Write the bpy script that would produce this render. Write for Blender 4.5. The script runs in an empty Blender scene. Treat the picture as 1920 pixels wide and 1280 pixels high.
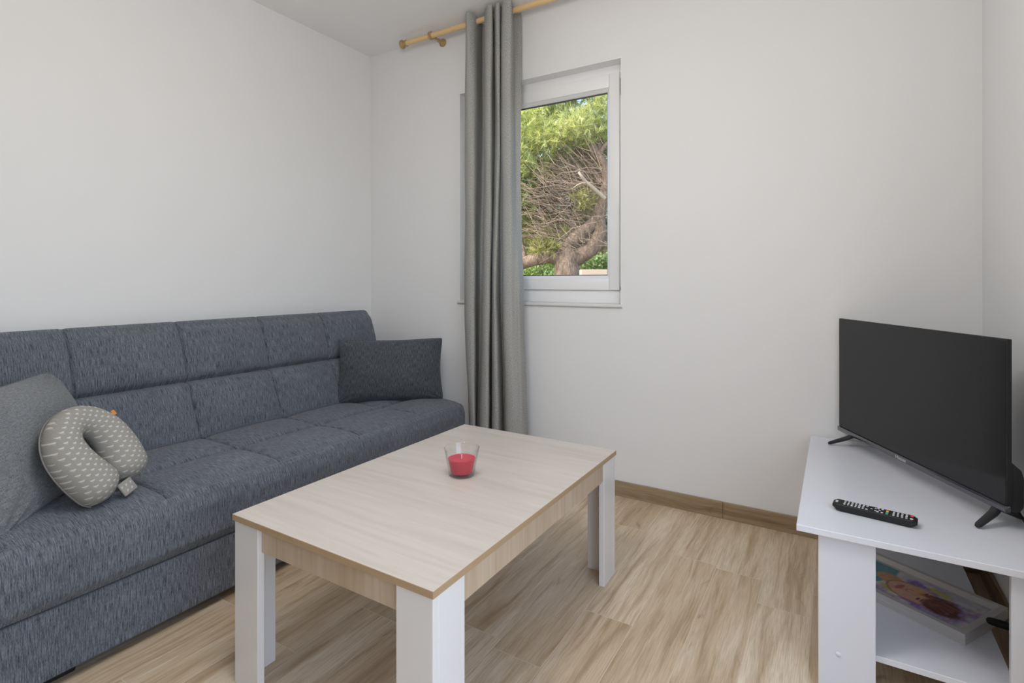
import bpy, bmesh, math, random
from mathutils import Vector, Matrix
import numpy as np

random.seed(7)
SC = bpy.context.scene
COL = SC.collection
PI = math.pi

# ------------------------------------------------------------------ camera numbers
F, YAW, HOR = 1001.73, 0.5452, 525.85
CX, CY, CZ = 2.6486, -2.5543, 1.07
W, H = 3.105, 2.5555          # right wall, ceiling
YB = -5.2                     # wall behind the camera


def col_x(u, y):
    """x of the point seen in column u of the frame at depth y (used to read off plan positions)."""
    r = (u - 960) / F
    dx = r * math.cos(YAW) - math.sin(YAW)
    dy = r * math.sin(YAW) + math.cos(YAW)
    return CX + dx * (y - CY) / dy


# ------------------------------------------------------------------ materials
def nt(name):
    m = bpy.data.materials.new(name)
    m.use_nodes = True
    t = m.node_tree
    t.nodes.clear()
    return m, t


def N(t, kind, **kw):
    n = t.nodes.new(kind)
    for k, v in kw.items():
        if k.startswith('i_'):
            n.inputs[k[2:].replace('_', ' ')].default_value = v
        elif isinstance(k, str) and k.startswith('n'):
            if k[1:].isdigit():
                n.inputs[int(k[1:])].default_value = v
            else:
                setattr(n, k, v)
        else:
            setattr(n, k, v)
    return n


def L(t, a, b):
    t.links.new(a, b)


def out(t, sock):
    o = t.nodes.new('ShaderNodeOutputMaterial')
    L(t, sock, o.inputs['Surface'])


def rgba(c):
    return (c[0], c[1], c[2], 1)


def pbr(t, color=None, rough=.5, spec=.5, metal=0, coat=0):
    p = t.nodes.new('ShaderNodeBsdfPrincipled')
    if color is not None:
        p.inputs['Base Color'].default_value = rgba(color)
    p.inputs['Roughness'].default_value = rough
    p.inputs['Specular IOR Level'].default_value = spec
    p.inputs['Metallic'].default_value = metal
    p.inputs['Coat Weight'].default_value = coat
    return p


def mixc(t, fac, a, b, blend='MIX'):
    m = t.nodes.new('ShaderNodeMix')
    m.data_type = 'RGBA'
    m.blend_type = blend
    for i, v in ((0, fac), (6, a), (7, b)):
        if isinstance(v, (int, float)):
            m.inputs[i].default_value = v
        elif isinstance(v, tuple):
            m.inputs[i].default_value = rgba(v)
        else:
            L(t, v, m.inputs[i])
    return m.outputs[2]


def math_(t, op, a, b=0.0, c=None):
    m = t.nodes.new('ShaderNodeMath')
    m.operation = op
    for i, v in enumerate((a, b) if c is None else (a, b, c)):
        if isinstance(v, (int, float)):
            m.inputs[i].default_value = v
        else:
            L(t, v, m.inputs[i])
    return m.outputs[0]


def maprange(t, v, a, b, c=0.0, d=1.0):
    m = t.nodes.new('ShaderNodeMapRange')
    L(t, v, m.inputs[0])
    for i, x in zip((1, 2, 3, 4), (a, b, c, d)):
        m.inputs[i].default_value = x
    return m.outputs[0]


def coords(t, kind='UV', scale=(1, 1, 1), rot=(0, 0, 0)):
    tc = t.nodes.new('ShaderNodeTexCoord')
    mp = t.nodes.new('ShaderNodeMapping')
    mp.inputs['Scale'].default_value = scale
    mp.inputs['Rotation'].default_value = rot
    L(t, tc.outputs[kind], mp.inputs['Vector'])
    return mp.outputs[0]


def noise(t, vec, scale=1.0, detail=4.0, rough=.6, dist=0.0):
    n = t.nodes.new('ShaderNodeTexNoise')
    n.inputs['Scale'].default_value = scale
    n.inputs['Detail'].default_value = detail
    n.inputs['Roughness'].default_value = rough
    n.inputs['Distortion'].default_value = dist
    L(t, vec, n.inputs['Vector'])
    return n.outputs['Fac']


def bump(t, height, strength=.3, dist=.002):
    b = t.nodes.new('ShaderNodeBump')
    b.inputs['Strength'].default_value = strength
    b.inputs['Distance'].default_value = dist
    L(t, height, b.inputs['Height'])
    return b.outputs['Normal']


def simple(name, color, rough=.5, spec=.5, metal=0, coat=0, nscale=0, namt=.05):
    m, t = nt(name)
    p = pbr(t, color, rough, spec, metal, coat)
    if nscale:
        f = noise(t, coords(t, 'Object'), nscale, 3)
        lo = tuple(c * (1 - namt) for c in color)
        hi = tuple(min(1, c * (1 + namt)) for c in color)
        L(t, mixc(t, f, lo, hi), p.inputs['Base Color'])
    out(t, p.outputs[0])
    return m


M = {}


def plaster(name, color):
    m, t = nt(name)
    p = pbr(t, color, .85, .2)
    v = coords(t, 'Object')
    f = noise(t, v, 1.3, 2)
    L(t, mixc(t, f, tuple(c * .985 for c in color), tuple(min(1, c * 1.015) for c in color)), p.inputs['Base Color'])
    L(t, bump(t, noise(t, v, 160, 2), .06, .001), p.inputs['Normal'])
    out(t, p.outputs[0])
    return m


M['wall'] = plaster('white_wall_paint', (.775, .775, .778))
M['ceiling'] = plaster('white_ceiling_paint', (.87, .862, .86))
M['pvc'] = simple('white_window_plastic', (.84, .84, .845), .3, .5)
M['gasket'] = simple('grey_rubber_gasket', (.10, .10, .105), .6, .3)
M['white_gloss'] = simple('white_gloss_board', (.76, .75, .75), .16, .5, coat=.3)
M['white_satin'] = simple('white_satin_board', (.72, .745, .81), .30, .5)
M['sill'] = simple('white_stone_sill', (.70, .69, .68), .4, .4, nscale=60, namt=.06)


def fabric(name, dark, light, streak=(420, 42), blend=.5, bstr=.5, rough=.95, sheen=.15, cross=None):
    """heather weave: long thin streaks along v, uv in metres"""
    m, t = nt(name)
    p = pbr(t, dark, rough, .15)
    p.inputs['Sheen Weight'].default_value = sheen
    p.inputs['Sheen Roughness'].default_value = .5
    a = noise(t, coords(t, 'UV', (streak[0], streak[1], 1)), 1, 2, .6)
    b = noise(t, coords(t, 'UV', (streak[0] * 3.1, streak[1] * 5, 1)), 1, 1, .5)
    if cross:
        c = noise(t, coords(t, 'UV', (cross[0], cross[1], 1)), 1, 2, .6)
        a = math_(t, 'MAXIMUM', a, c)
    big = noise(t, coords(t, 'UV', (6, 4, 1)), 1, 2)
    f = maprange(t, math_(t, 'ADD', math_(t, 'MULTIPLY', a, .62), math_(t, 'MULTIPLY', b, .38)), .36, .68)
    f2 = math_(t, 'MULTIPLY', f, maprange(t, big, .2, .8, .8, 1.15))
    L(t, mixc(t, f2, dark, light), p.inputs['Base Color'])
    L(t, bump(t, f, bstr, .0012), p.inputs['Normal'])
    out(t, p.outputs[0])
    return m


M['sofa'] = fabric('slate_blue_heather_fabric', (.034, .039, .049), (.236, .255, .296), streak=(460, 26), bstr=.6)
M['cushion'] = fabric('charcoal_heather_fabric', (.020, .024, .029), (.135, .150, .168), streak=(420, 40))
M['cushion_grey'] = fabric('soft_grey_woven_fabric', (.055, .061, .066), (.27, .28, .29), streak=(430, 110), cross=(60, 330))
M['black_plastic'] = simple('black_plastic', (.012, .012, .014), .38, .45)
M['black_matte'] = simple('black_matte_plastic', (.016, .016, .018), .55, .35)
M['rubber'] = simple('black_rubber', (.01, .01, .011), .6, .3)


def neck_mat():
    m, t = nt('grey_fabric_with_white_arrows')
    p = pbr(t, (.3, .29, .27), .95, .1)
    tc = t.nodes.new('ShaderNodeTexCoord')
    sp = t.nodes.new('ShaderNodeSeparateXYZ')
    L(t, tc.outputs['UV'], sp.inputs[0])
    u = math_(t, 'DIVIDE', sp.outputs[0], .0180)
    v = math_(t, 'DIVIDE', sp.outputs[1], .0160)
    row = math_(t, 'FLOOR', v)
    u2 = math_(t, 'ADD', u, math_(t, 'MULTIPLY', row, .37))
    fu = math_(t, 'SUBTRACT', math_(t, 'FRACT', u2), .5)
    fv = math_(t, 'SUBTRACT', math_(t, 'FRACT', v), .5)
    # a small triangle pointing to +u with a thin tail
    w = maprange(t, fu, -.24, .24, .34, .02)
    tri = math_(t, 'MULTIPLY', math_(t, 'LESS_THAN', math_(t, 'ABSOLUTE', fv), w),
                math_(t, 'MULTIPLY', math_(t, 'GREATER_THAN', fu, -.24), math_(t, 'LESS_THAN', fu, .25)))
    notch = math_(t, 'LESS_THAN', math_(t, 'ABSOLUTE', math_(t, 'ADD', fv, .14)), maprange(t, fu, -.26, .04, .2, 0.0))
    tri = math_(t, 'MULTIPLY', tri, math_(t, 'SUBTRACT', 1.0, math_(t, 'MULTIPLY', notch, .8)))
    g = noise(t, coords(t, 'UV', (700, 700, 1)), 1, 2)
    base = mixc(t, g, (.215, .205, .185), (.36, .345, .315))
    L(t, mixc(t, math_(t, 'MULTIPLY', tri, .8), base, (.56, .55, .52)), p.inputs['Base Color'])
    L(t, bump(t, g, .35, .001), p.inputs['Normal'])
    out(t, p.outputs[0])
    return m


M['neck'] = neck_mat()
M['neck_side'] = fabric('plain_grey_jersey', (.16, .15, .14), (.27, .26, .25), streak=(700, 500))


def wood(name, base, dark, scale=(60, 3, 1), kind='UV', rough=.4, spec=.4, contrast=1.0, coat=0.0):
    m, t = nt(name)
    p = pbr(t, base, rough, spec, coat=coat)
    v = coords(t, kind, scale)
    a = noise(t, v, 1, 5, .6, .6)
    b = noise(t, coords(t, kind, (scale[0] * .2, scale[1] * .35, 1)), 1, 2, .5, .3)
    f = maprange(t, math_(t, 'ADD', math_(t, 'MULTIPLY', a, .5), math_(t, 'MULTIPLY', b, .5)), .35, .68)
    L(t, mixc(t, math_(t, 'MULTIPLY', f, contrast), base, dark), p.inputs['Base Color'])
    L(t, bump(t, a, .04, .001), p.inputs['Normal'])
    out(t, p.outputs[0])
    return m


M['ash_top'] = wood('pale_ash_laminate', (.615, .565, .515), (.50, .445, .385), (3, 42, 1), rough=.30, contrast=1.0)
M['ash_apron'] = wood('ash_laminate_upright_grain', (.60, .49, .375), (.44, .325, .22), (55, 2.5, 1), rough=.4, contrast=1.0)
M['edge_tan'] = wood('tan_edge_banding', (.46, .33, .20), (.38, .26, .15), (5, 80, 1), rough=.45, contrast=.7)
M['pine'] = wood('pale_pine_rod', (.78, .56, .30), (.66, .44, .20), (4, 90, 1), kind='Object', rough=.42, contrast=.7)
M['beech'] = wood('beech_stain', (.44, .30, .14), (.36, .235, .10), (30, 30, 30), kind='Object', rough=.45, contrast=.6)


def tile_mat(name, grout=True, tone=1.0):
    """wood-look porcelain planks; UV metres inside each plank, attribute 'rnd' per plank"""
    m, t = nt(name)
    p = pbr(t, (.4, .3, .2), .36, .45)
    tc = t.nodes.new('ShaderNodeTexCoord')
    at = t.nodes.new('ShaderNodeAttribute')
    at.attribute_name = 'rnd'
    sp = t.nodes.new('ShaderNodeSeparateXYZ')
    L(t, tc.outputs['UV'], sp.inputs[0])
    u, v = sp.outputs[0], sp.outputs[1]
    rs = t.nodes.new('ShaderNodeSeparateColor')
    L(t, at.outputs['Color'], rs.inputs[0])
    cb = t.nodes.new('ShaderNodeCombineXYZ')
    L(t, u, cb.inputs[0])
    L(t, v, cb.inputs[1])
    L(t, math_(t, 'MULTIPLY', rs.outputs[0], 37.0), cb.inputs[2])

    def mp(scale):
        q = t.nodes.new('ShaderNodeMapping')
        q.inputs['Scale'].default_value = scale
        L(t, cb.outputs[0], q.inputs['Vector'])
        return q.outputs[0]
    warp = noise(t, mp((2.0, 9, 1)), 1, 3, .5, .3)
    cb2 = t.nodes.new('ShaderNodeCombineXYZ')
    L(t, math_(t, 'MULTIPLY', u, 2.2), cb2.inputs[0])
    L(t, math_(t, 'ADD', math_(t, 'MULTIPLY', v, 42.0), math_(t, 'MULTIPLY', warp, 2.6)), cb2.inputs[1])
    L(t, math_(t, 'MULTIPLY', rs.outputs[0], 51.0), cb2.inputs[2])
    streak = noise(t, cb2.outputs[0], 1, 5, .62, .4)
    broad = noise(t, mp((1.6, 13, 1)), 1, 3, .55, .8)
    fine = noise(t, mp((14, 330, 1)), 1, 2, .6)
    blotch = noise(t, mp((4.5, 11, 1)), 1, 4, .6, 1.2)
    base = mixc(t, rs.outputs[1], (.60, .475, .33), (.75, .635, .485))
    c1 = mixc(t, maprange(t, streak, .47, .74, 0, .9), base, (.33, .205, .098))
    c2 = mixc(t, maprange(t, broad, .52, .78, 0, .75), c1, (.33, .225, .125))
    c2b = mixc(t, maprange(t, broad, .46, .22, 0, .8), c2, (.80, .71, .58))
    c3 = mixc(t, maprange(t, fine, .38, .72, 0, .38), c2b, (.30, .20, .105))
    c4 = mixc(t, maprange(t, blotch, .64, .80, 0, .75), c3, (.19, .11, .055))
    if grout:
        eu = math_(t, 'MINIMUM', u, math_(t, 'SUBTRACT', .945, u))
        ev = math_(t, 'MINIMUM', v, math_(t, 'SUBTRACT', .1577, v))
        e = math_(t, 'MINIMUM', eu, ev)
        g = maprange(t, e, .0009, .0018, 1, 0)
        c5 = mixc(t, math_(t, 'MULTIPLY', g, .62), c4, (.68, .60, .49))
        L(t, bump(t, math_(t, 'SUBTRACT', math_(t, 'MULTIPLY', fine, .15), g), .35, .0015), p.inputs['Normal'])
    else:
        c5 = mixc(t, 1.0, c4, (.52, .48, .405), 'MULTIPLY')
    if tone != 1.0:
        c5 = mixc(t, 1.0, c5, (tone, tone, tone), 'MULTIPLY')
    L(t, c5, p.inputs['Base Color'])
    L(t, maprange(t, streak, .3, .7, .30, .44), p.inputs['Roughness'])
    out(t, p.outputs[0])
    return m


M['floor'] = tile_mat('oak_look_floor_tiles')
M['skirting'] = tile_mat('oak_look_skirting_tiles', grout=False)


def curtain_mat():
    m, t = nt('grey_linen_curtain')
    a = noise(t, coords(t, 'UV', (520, 160, 1)), 1, 2)
    b = noise(t, coords(t, 'UV', (160, 640, 1)), 1, 2)
    f = maprange(t, math_(t, 'ADD', math_(t, 'MULTIPLY', a, .5), math_(t, 'MULTIPLY', b, .5)), .36, .66)
    c = mixc(t, f, (.19, .189, .177), (.64, .635, .61))
    d = t.nodes.new('ShaderNodeBsdfDiffuse')
    L(t, c, d.inputs['Color'])
    nrm = bump(t, f, .35, .001)
    L(t, nrm, d.inputs['Normal'])
    tr = t.nodes.new('ShaderNodeBsdfTranslucent')
    L(t, mixc(t, f, (.30, .295, .285), (.70, .69, .67)), tr.inputs['Color'])
    mx = t.nodes.new('ShaderNodeMixShader')
    mx.inputs[0].default_value = .16
    L(t, d.outputs[0], mx.inputs[1])
    L(t, tr.outputs[0], mx.inputs[2])
    out(t, mx.outputs[0])
    return m


M['curtain'] = curtain_mat()


def thin_glass(name, tint=(1, 1, 1), edge=(.75, .78, .77), rough=.0, refl=1.0, power=2.5):
    """thin clear glass: transmits straight through, mirrors by Fresnel, darker when seen edge-on"""
    m, t = nt(name)
    lw = t.nodes.new('ShaderNodeLayerWeight')
    lw.inputs['Blend'].default_value = .5
    fres = math_(t, 'ADD', .04, math_(t, 'MULTIPLY', math_(t, 'POWER', lw.outputs['Facing'], 5.0), .9))
    tr = t.nodes.new('ShaderNodeBsdfTransparent')
    L(t, mixc(t, math_(t, 'POWER', lw.outputs['Facing'], power), tint, edge), tr.inputs['Color'])
    gl = t.nodes.new('ShaderNodeBsdfGlossy')
    gl.inputs['Roughness'].default_value = rough
    mx = t.nodes.new('ShaderNodeMixShader')
    L(t, math_(t, 'MULTIPLY', fres, refl), mx.inputs[0])
    L(t, tr.outputs[0], mx.inputs[1])
    L(t, gl.outputs[0], mx.inputs[2])
    out(t, mx.outputs[0])
    return m


M['pane'] = thin_glass('window_glass', (.97, .985, .975), (.9, .93, .92))
M['glass'] = thin_glass('clear_tumbler_glass', (.99, .993, .992), (.50, .54, .53), .01, .9, 5.0)


def wax_mat():
    m, t = nt('red_candle_wax')
    p = pbr(t, (.56, .030, .062), .40, .4)
    p.inputs['Subsurface Weight'].default_value = .25
    p.inputs['Subsurface Radius'].default_value = (.01, .002, .002)
    p.inputs['Subsurface Scale'].default_value = .4
    out(t, p.outputs[0])
    return m


M['wax'] = wax_mat()
M['wick'] = simple('white_wick', (.75, .72, .68), .8, .2)
M['screen'] = simple('matte_dark_screen', (.016, .016, .0175), .13, .34)
M['chin'] = simple('gunmetal_bezel', (.16, .16, .175), .16, .5, metal=.85)
M['silver'] = simple('brushed_silver', (.60, .59, .58), .32, .5, metal=.45)
M['silver_in'] = simple('matte_silver', (.36, .34, .33), .5, .4, metal=.3)
M['logo'] = simple('pale_grey_print', (.62, .62, .63), .4, .4)
M['btn_white'] = simple('white_rubber', (.62, .64, .66), .5, .3)
M['btn_dark'] = simple('dark_grey_rubber', (.05, .05, .055), .6, .3)
M['btn_red'] = simple('red_rubber', (.75, .06, .05), .5, .3)
M['btn_yellow'] = simple('yellow_rubber', (.80, .55, .03), .5, .3)
M['btn_green'] = simple('green_rubber', (.06, .42, .12), .5, .3)
M['btn_blue'] = simple('blue_rubber', (.04, .32, .62), .5, .3)
M['orange'] = simple('orange_tag', (.62, .24, .06), .7, .2)


def attr_mat(name, attr, rough=.7):
    m, t = nt(name)
    p = pbr(t, None, rough, .2)
    a = t.nodes.new('ShaderNodeAttribute')
    a.attribute_name = attr
    L(t, a.outputs['Color'], p.inputs['Base Color'])
    out(t, p.outputs[0])
    return m


M['drawing'] = attr_mat('crayon_on_paper', 'paint', .6)


def leaf_mat(name):
    m, t = nt(name)
    a = t.nodes.new('ShaderNodeAttribute')
    a.attribute_name = 'tint'
    d = t.nodes.new('ShaderNodeBsdfDiffuse')
    L(t, a.outputs['Color'], d.inputs['Color'])
    tr = t.nodes.new('ShaderNodeBsdfTranslucent')
    L(t, mixc(t, 1.0, a.outputs['Color'], (1.25, 1.2, .6), 'MULTIPLY'), tr.inputs['Color'])
    mx = t.nodes.new('ShaderNodeMixShader')
    mx.inputs[0].default_value = .35
    L(t, d.outputs[0], mx.inputs[1])
    L(t, tr.outputs[0], mx.inputs[2])
    out(t, mx.outputs[0])
    return m


M['leaf'] = leaf_mat('pine_needles')


def bark_mat():
    m, t = nt('reddish_pine_bark')
    p = pbr(t, (.3, .2, .13), .9, .1)
    v = coords(t, 'Object', (9, 9, 3))
    a = noise(t, v, 1, 6, .7, 1.0)
    b = noise(t, coords(t, 'Object', (40, 40, 14)), 1, 3)
    f = maprange(t, math_(t, 'ADD', math_(t, 'MULTIPLY', a, .6), math_(t, 'MULTIPLY', b, .4)), .34, .66)
    L(t, mixc(t, f, (.11, .072, .054), (.40, .30, .225)), p.inputs['Base Color'])
    L(t, bump(t, f, .9, .03), p.inputs['Normal'])
    out(t, p.outputs[0])
    return m


M['bark'] = bark_mat()
M['twig'] = simple('dead_twigs', (.25, .19, .145), .9, .1, nscale=6, namt=.35)
M['stub'] = simple('bleached_wood', (.42, .345, .28), .85, .1, nscale=30, namt=.2)
M['stucco'] = plaster('beige_masonry', (.40, .31, .24))
M['coping'] = plaster('pale_coping_stone', (.44, .35, .28))
M['ground'] = simple('dry_grass_ground', (.22, .20, .11), .95, .1, nscale=3, namt=.4)


# ------------------------------------------------------------------ object helpers
def tag(o, label=None, cat=None, group=None, kind=None):
    if label:
        o['label'] = label
    if cat:
        o['category'] = cat
    if group:
        o['group'] = group
    if kind:
        o['kind'] = kind
    return o


def thing(name, label, cat, loc=(0, 0, 0), rotz=0.0, group=None):
    o = bpy.data.objects.new(name, None)
    o.empty_display_size = .05
    COL.objects.link(o)
    o.location = loc
    o.rotation_euler = (0, 0, rotz)
    return tag(o, label, cat, group)


def finish(name, bm, mat, parent=None, smooth=None, world=False):
    """bm -> one mesh object. world=True: coordinates are world, converted to the parent's frame."""
    bmesh.ops.recalc_face_normals(bm, faces=bm.faces) if name not in OPEN else None
    me = bpy.data.meshes.new(name)
    if world and parent is not None:
        mw = Matrix.LocRotScale(parent.location, parent.rotation_euler, (1, 1, 1))
        bmesh.ops.transform(bm, matrix=mw.inverted(), verts=bm.verts)
    bm.to_mesh(me)
    bm.free()
    o = bpy.data.objects.new(name, me)
    COL.objects.link(o)
    if parent is not None:
        o.parent = parent
    for mm in (mat if isinstance(mat, (list, tuple)) else [mat]):
        me.materials.append(mm)
    if smooth is not None:
        me.shade_smooth()
        if smooth < 179:
            me.set_sharp_from_angle(angle=math.radians(smooth))
    return o


OPEN = {'foliage', 'curtain', 'drawing', 'leaves'}


def struct(name, bm, mat, parent=None, smooth=None):
    o = finish(name, bm, mat, parent, smooth)
    if parent is None:
        tag(o, kind='structure')
    return o


def uvl(bm):
    return bm.loops.layers.uv.verify()


def box(bm, lo, hi, bev=0.0, seg=2, mat=0, uvaxis=None):
    """axis-aligned box; uv in metres: u along uvaxis pairs picked per face"""
    lay = uvl(bm)
    for f in bm.faces:
        f.tag = True
    vs = [bm.verts.new((x, y, z)) for x in (lo[0], hi[0]) for y in (lo[1], hi[1]) for z in (lo[2], hi[2])]
    idx = [(0, 1, 3, 2), (4, 6, 7, 5), (0, 4, 5, 1), (2, 3, 7, 6), (0, 2, 6, 4), (1, 5, 7, 3)]
    fs = [bm.faces.new([vs[i] for i in q]) for q in idx]
    if bev > 0:
        es = list({e for f in fs for e in f.edges})
        bmesh.ops.bevel(bm, geom=es, offset=bev, segments=seg, profile=.5, affect='EDGES')
    fs = [f for f in bm.faces if not f.tag]
    for f in fs:
        f.material_index = mat
        f.normal_update()
        n = f.normal
        a = max(range(3), key=lambda i: abs(n[i]))
        for lp in f.loops:
            c = lp.vert.co
            lp[lay].uv = ((c[1], c[2]) if a == 0 else (c[0], c[2]) if a == 1 else (c[0], c[1]))
    return fs


def frame_from(d):
    d = d.normalized()
    a = Vector((0, 0, 1)) if abs(d.z) < .9 else Vector((1, 0, 0))
    s = d.cross(a).normalized()
    return s, s.cross(d).normalized()


def tube(bm, pts, rad, n=10, cap=True, flat=1.0, mat=0):
    pts = [Vector(p) for p in pts]
    if not isinstance(rad, (list, tuple)):
        rad = [rad] * len(pts)
    rings = []
    s = None
    for i, p in enumerate(pts):
        d = (pts[min(i + 1, len(pts) - 1)] - pts[max(i - 1, 0)]).normalized()
        if s is None:
            s, w = frame_from(d)
        else:
            s = (s - d * s.dot(d)).normalized()
            w = s.cross(d).normalized()
        rings.append([bm.verts.new(p + s * math.cos(2 * PI * k / n) * rad[i] + w * math.sin(2 * PI * k / n) * rad[i] * flat)
                      for k in range(n)])
    fs = []
    for a, b in zip(rings, rings[1:]):
        for k in range(n):
            fs.append(bm.faces.new((a[k], a[(k + 1) % n], b[(k + 1) % n], b[k])))
    if cap:
        fs.append(bm.faces.new(rings[0][::-1]))
        fs.append(bm.faces.new(rings[-1]))
    for f in fs:
        f.material_index = mat
    return rings


def lathe(bm, prof, n=32, origin=(0, 0, 0), axis='z', cap=True):
    rings = []
    O = Vector(origin)
    for r, z in prof:
        ring = []
        for k in range(n):
            a = 2 * PI * k / n
            c, s = r * math.cos(a), r * math.sin(a)
            v = {'z': (c, s, z), 'x': (z, c, s), 'y': (c, z, s)}[axis]
            ring.append(bm.verts.new(O + Vector(v)))
        rings.append(ring)
    for a, b in zip(rings, rings[1:]):
        for k in range(n):
            bm.faces.new((a[k], a[(k + 1) % n], b[(k + 1) % n], b[k]))
    if cap:
        bm.faces.new(rings[0][::-1])
        bm.faces.new(rings[-1])
    return rings


def rounded(pts, rads, step=.012):
    """closed polygon with rounded corners, resampled; returns list of (x, z, nx, nz, s)"""
    n = len(pts)
    o = []
    for i in range(n):
        p = Vector(pts[i])
        a = (Vector(pts[i - 1]) - p)
        b = (Vector(pts[(i + 1) % n]) - p)
        r = rads[i]
        if r <= 0:
            o.append(p)
            continue
        ang = a.angle(b)
        d = min(r / math.tan(ang / 2), a.length * .48, b.length * .48)
        p0 = p + a.normalized() * d
        p1 = p + b.normalized() * d
        k = 8
        for j in range(k + 1):
            t = j / k
            o.append(p0 * (1 - t) ** 2 + p * 2 * t * (1 - t) + p1 * t * t)
    # resample
    res = []
    m = len(o)
    for i in range(m):
        a, b = o[i], o[(i + 1) % m]
        ln = (b - a).length
        k = max(1, int(math.ceil(ln / step)))
        for j in range(k):
            res.append(a + (b - a) * (j / k))
    q = []
    s = 0
    m = len(res)
    for i in range(m):
        tng = (res[(i + 1) % m] - res[i - 1]).normalized()
        q.append((res[i].x, res[i].y, tng.y, -tng.x, s))
        s += (res[(i + 1) % m] - res[i]).length
    # outward check
    cx = sum(p[0] for p in q) / m
    cz = sum(p[1] for p in q) / m
    if sum((p[0] - cx) * p[2] + (p[1] - cz) * p[3] for p in q) < 0:
        q = [(a, b, -c, -d, e) for a, b, c, d, e in q]
    return q, s


def loft_y(bm, prof, total, y0, y1, step, endr, disp=None, dense=()):
    """sweep a closed xz profile along y with rounded ends; uv = (y, arc length)"""
    lay = uvl(bm)
    ys = []
    k = 7
    for j in range(k):
        a = (j / k) * PI / 2
        ys.append((y0 + endr * (1 - math.sin(a)), endr * (1 - math.cos(a))))
    ys = [(y0 + endr * (1 - math.cos(PI / 2 * j / k)), endr * (1 - math.sin(PI / 2 * j / k))) for j in range(k)]
    n = max(2, int((y1 - y0 - 2 * endr) / step))
    mids = {round(y0 + endr + (y1 - y0 - 2 * endr) * j / n, 5) for j in range(n + 1)}
    for sy in dense:                                   # finer rings across each seam
        mids = {y for y in mids if abs(y - sy) > .0135} | {round(sy + .0027 * k_, 5) for k_ in range(-5, 6)}
    ys += [(y, 0.0) for y in sorted(mids)]
    ys += [(y1 - endr * (1 - math.cos(PI / 2 * (k - 1 - j) / k)), endr * (1 - math.sin(PI / 2 * (k - 1 - j) / k))) for j in range(k)]
    rings = []
    for y, ins in ys:
        ring = []
        for (x, z, nx, nz, s) in prof:
            d = -ins
            if disp:
                d += disp(y, x, z, nx, nz)
            ring.append(bm.verts.new((x + nx * d, y, z + nz * d)))
        rings.append(ring)
    m = len(prof)
    for i in range(len(rings) - 1):
        for j in range(m):
            jj = (j + 1) % m
            f = bm.faces.new((rings[i][j], rings[i][jj], rings[i + 1][jj], rings[i + 1][j]))
            s0 = prof[j][4]
            s1 = prof[jj][4] if jj else total
            uv = ((ys[i][0], s0), (ys[i][0], s1), (ys[i + 1][0], s1), (ys[i + 1][0], s0))
            for lp, q in zip(f.loops, uv):
                lp[lay].uv = q
    for ring in (rings[0], rings[-1]):
        f = bm.faces.new(ring)
        for lp in f.loops:
            lp[lay].uv = (lp.vert.co.x, lp.vert.co.z)


def gauss(d, s):
    return math.exp(-(d / s) ** 2)


# ------------------------------------------------------------------ SETTING
def plank_quads(bm, rects, lay, attr):
    for (x0, x1, y0, y1, u0, u1, rnd, flip) in rects:
        vs = [bm.verts.new(p) for p in ((x0, y0, 0), (x1, y0, 0), (x1, y1, 0), (x0, y1, 0))]
        f = bm.faces.new(vs)
        uv = ((u0, 0), (u0, x1 - x0), (u1, x1 - x0), (u1, 0))
        for lp, q in zip(f.loops, uv):
            lp[lay].uv = q
            lp[attr] = rnd


PW, PL = .1577, .945
bm = bmesh.new()
lay = uvl(bm)
att = bm.loops.layers.color.new('rnd')
rng = random.Random(11)
known = {0: -.615, -1: -.46, -3: -.944, -4: -1.251, -6: -.78, -8: -1.563, -10: -1.524}
x_left = 2.424
row = 0
rects = []
k = -16
while x_left + k * PW < W + .2:
    xa = x_left + k * PW
    off = known.get(k, -rng.random() * PL)
    y = off - 6 * PL
    while y < .0:
        y1 = y + PL
        yy0, yy1 = max(y, YB - .2), min(y1, 0.0)
        if yy1 > yy0:
            xx0, xx1 = max(xa, 0.0), min(xa + PW, W)
            if xx1 > xx0:
                rects.append((xa, xa + PW, yy0, yy1, yy0 - y, yy1 - y, (rng.random(), rng.random(), rng.random(), 1), 0))
        y = y1
    k += 1
plank_quads(bm, rects, lay, att)
# thickness under the tiles
box(bm, (-.3, YB - .3, -.12), (W + .3, .0, -.004))
fl = struct('floor', bm, M['floor'])

bm = bmesh.new()
box(bm, (-.3, YB - .3, H), (W + .3, .28, H + .15))
struct('ceiling', bm, M['ceiling'])
bm = bmesh.new()
box(bm, (-.25, YB - .25, -.1), (0, .25, H))
struct('wall_left', bm, M['wall'])
DY0, DY1, DZ1 = -3.05, -1.45, 2.2          # wide glazed opening in the right wall, beside the camera
bm = bmesh.new()
box(bm, (W, DY1, -.1), (W + .25, .25, H))
box(bm, (W, YB - .25, -.1), (W + .25, DY0, H))
box(bm, (W, DY0, DZ1), (W + .25, DY1, H))
struct('wall_right', bm, M['wall'])
WX0, WX1, WZ0, WZ1 = .7345, 1.7350, .950, 2.180
bm = bmesh.new()
box(bm, (0, 0, -.1), (WX0, .25, H))
box(bm, (WX1, 0, -.1), (W, .25, H))
box(bm, (WX0, 0, -.1), (WX1, .25, WZ0))
box(bm, (WX0, 0, WZ1), (WX1, .25, H))
struct('wall_back', bm, M['wall'])
bm = bmesh.new()
box(bm, (0, YB - .25, -.1), (W, YB, H))
struct('wall_front', bm, M['wall'])


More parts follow.
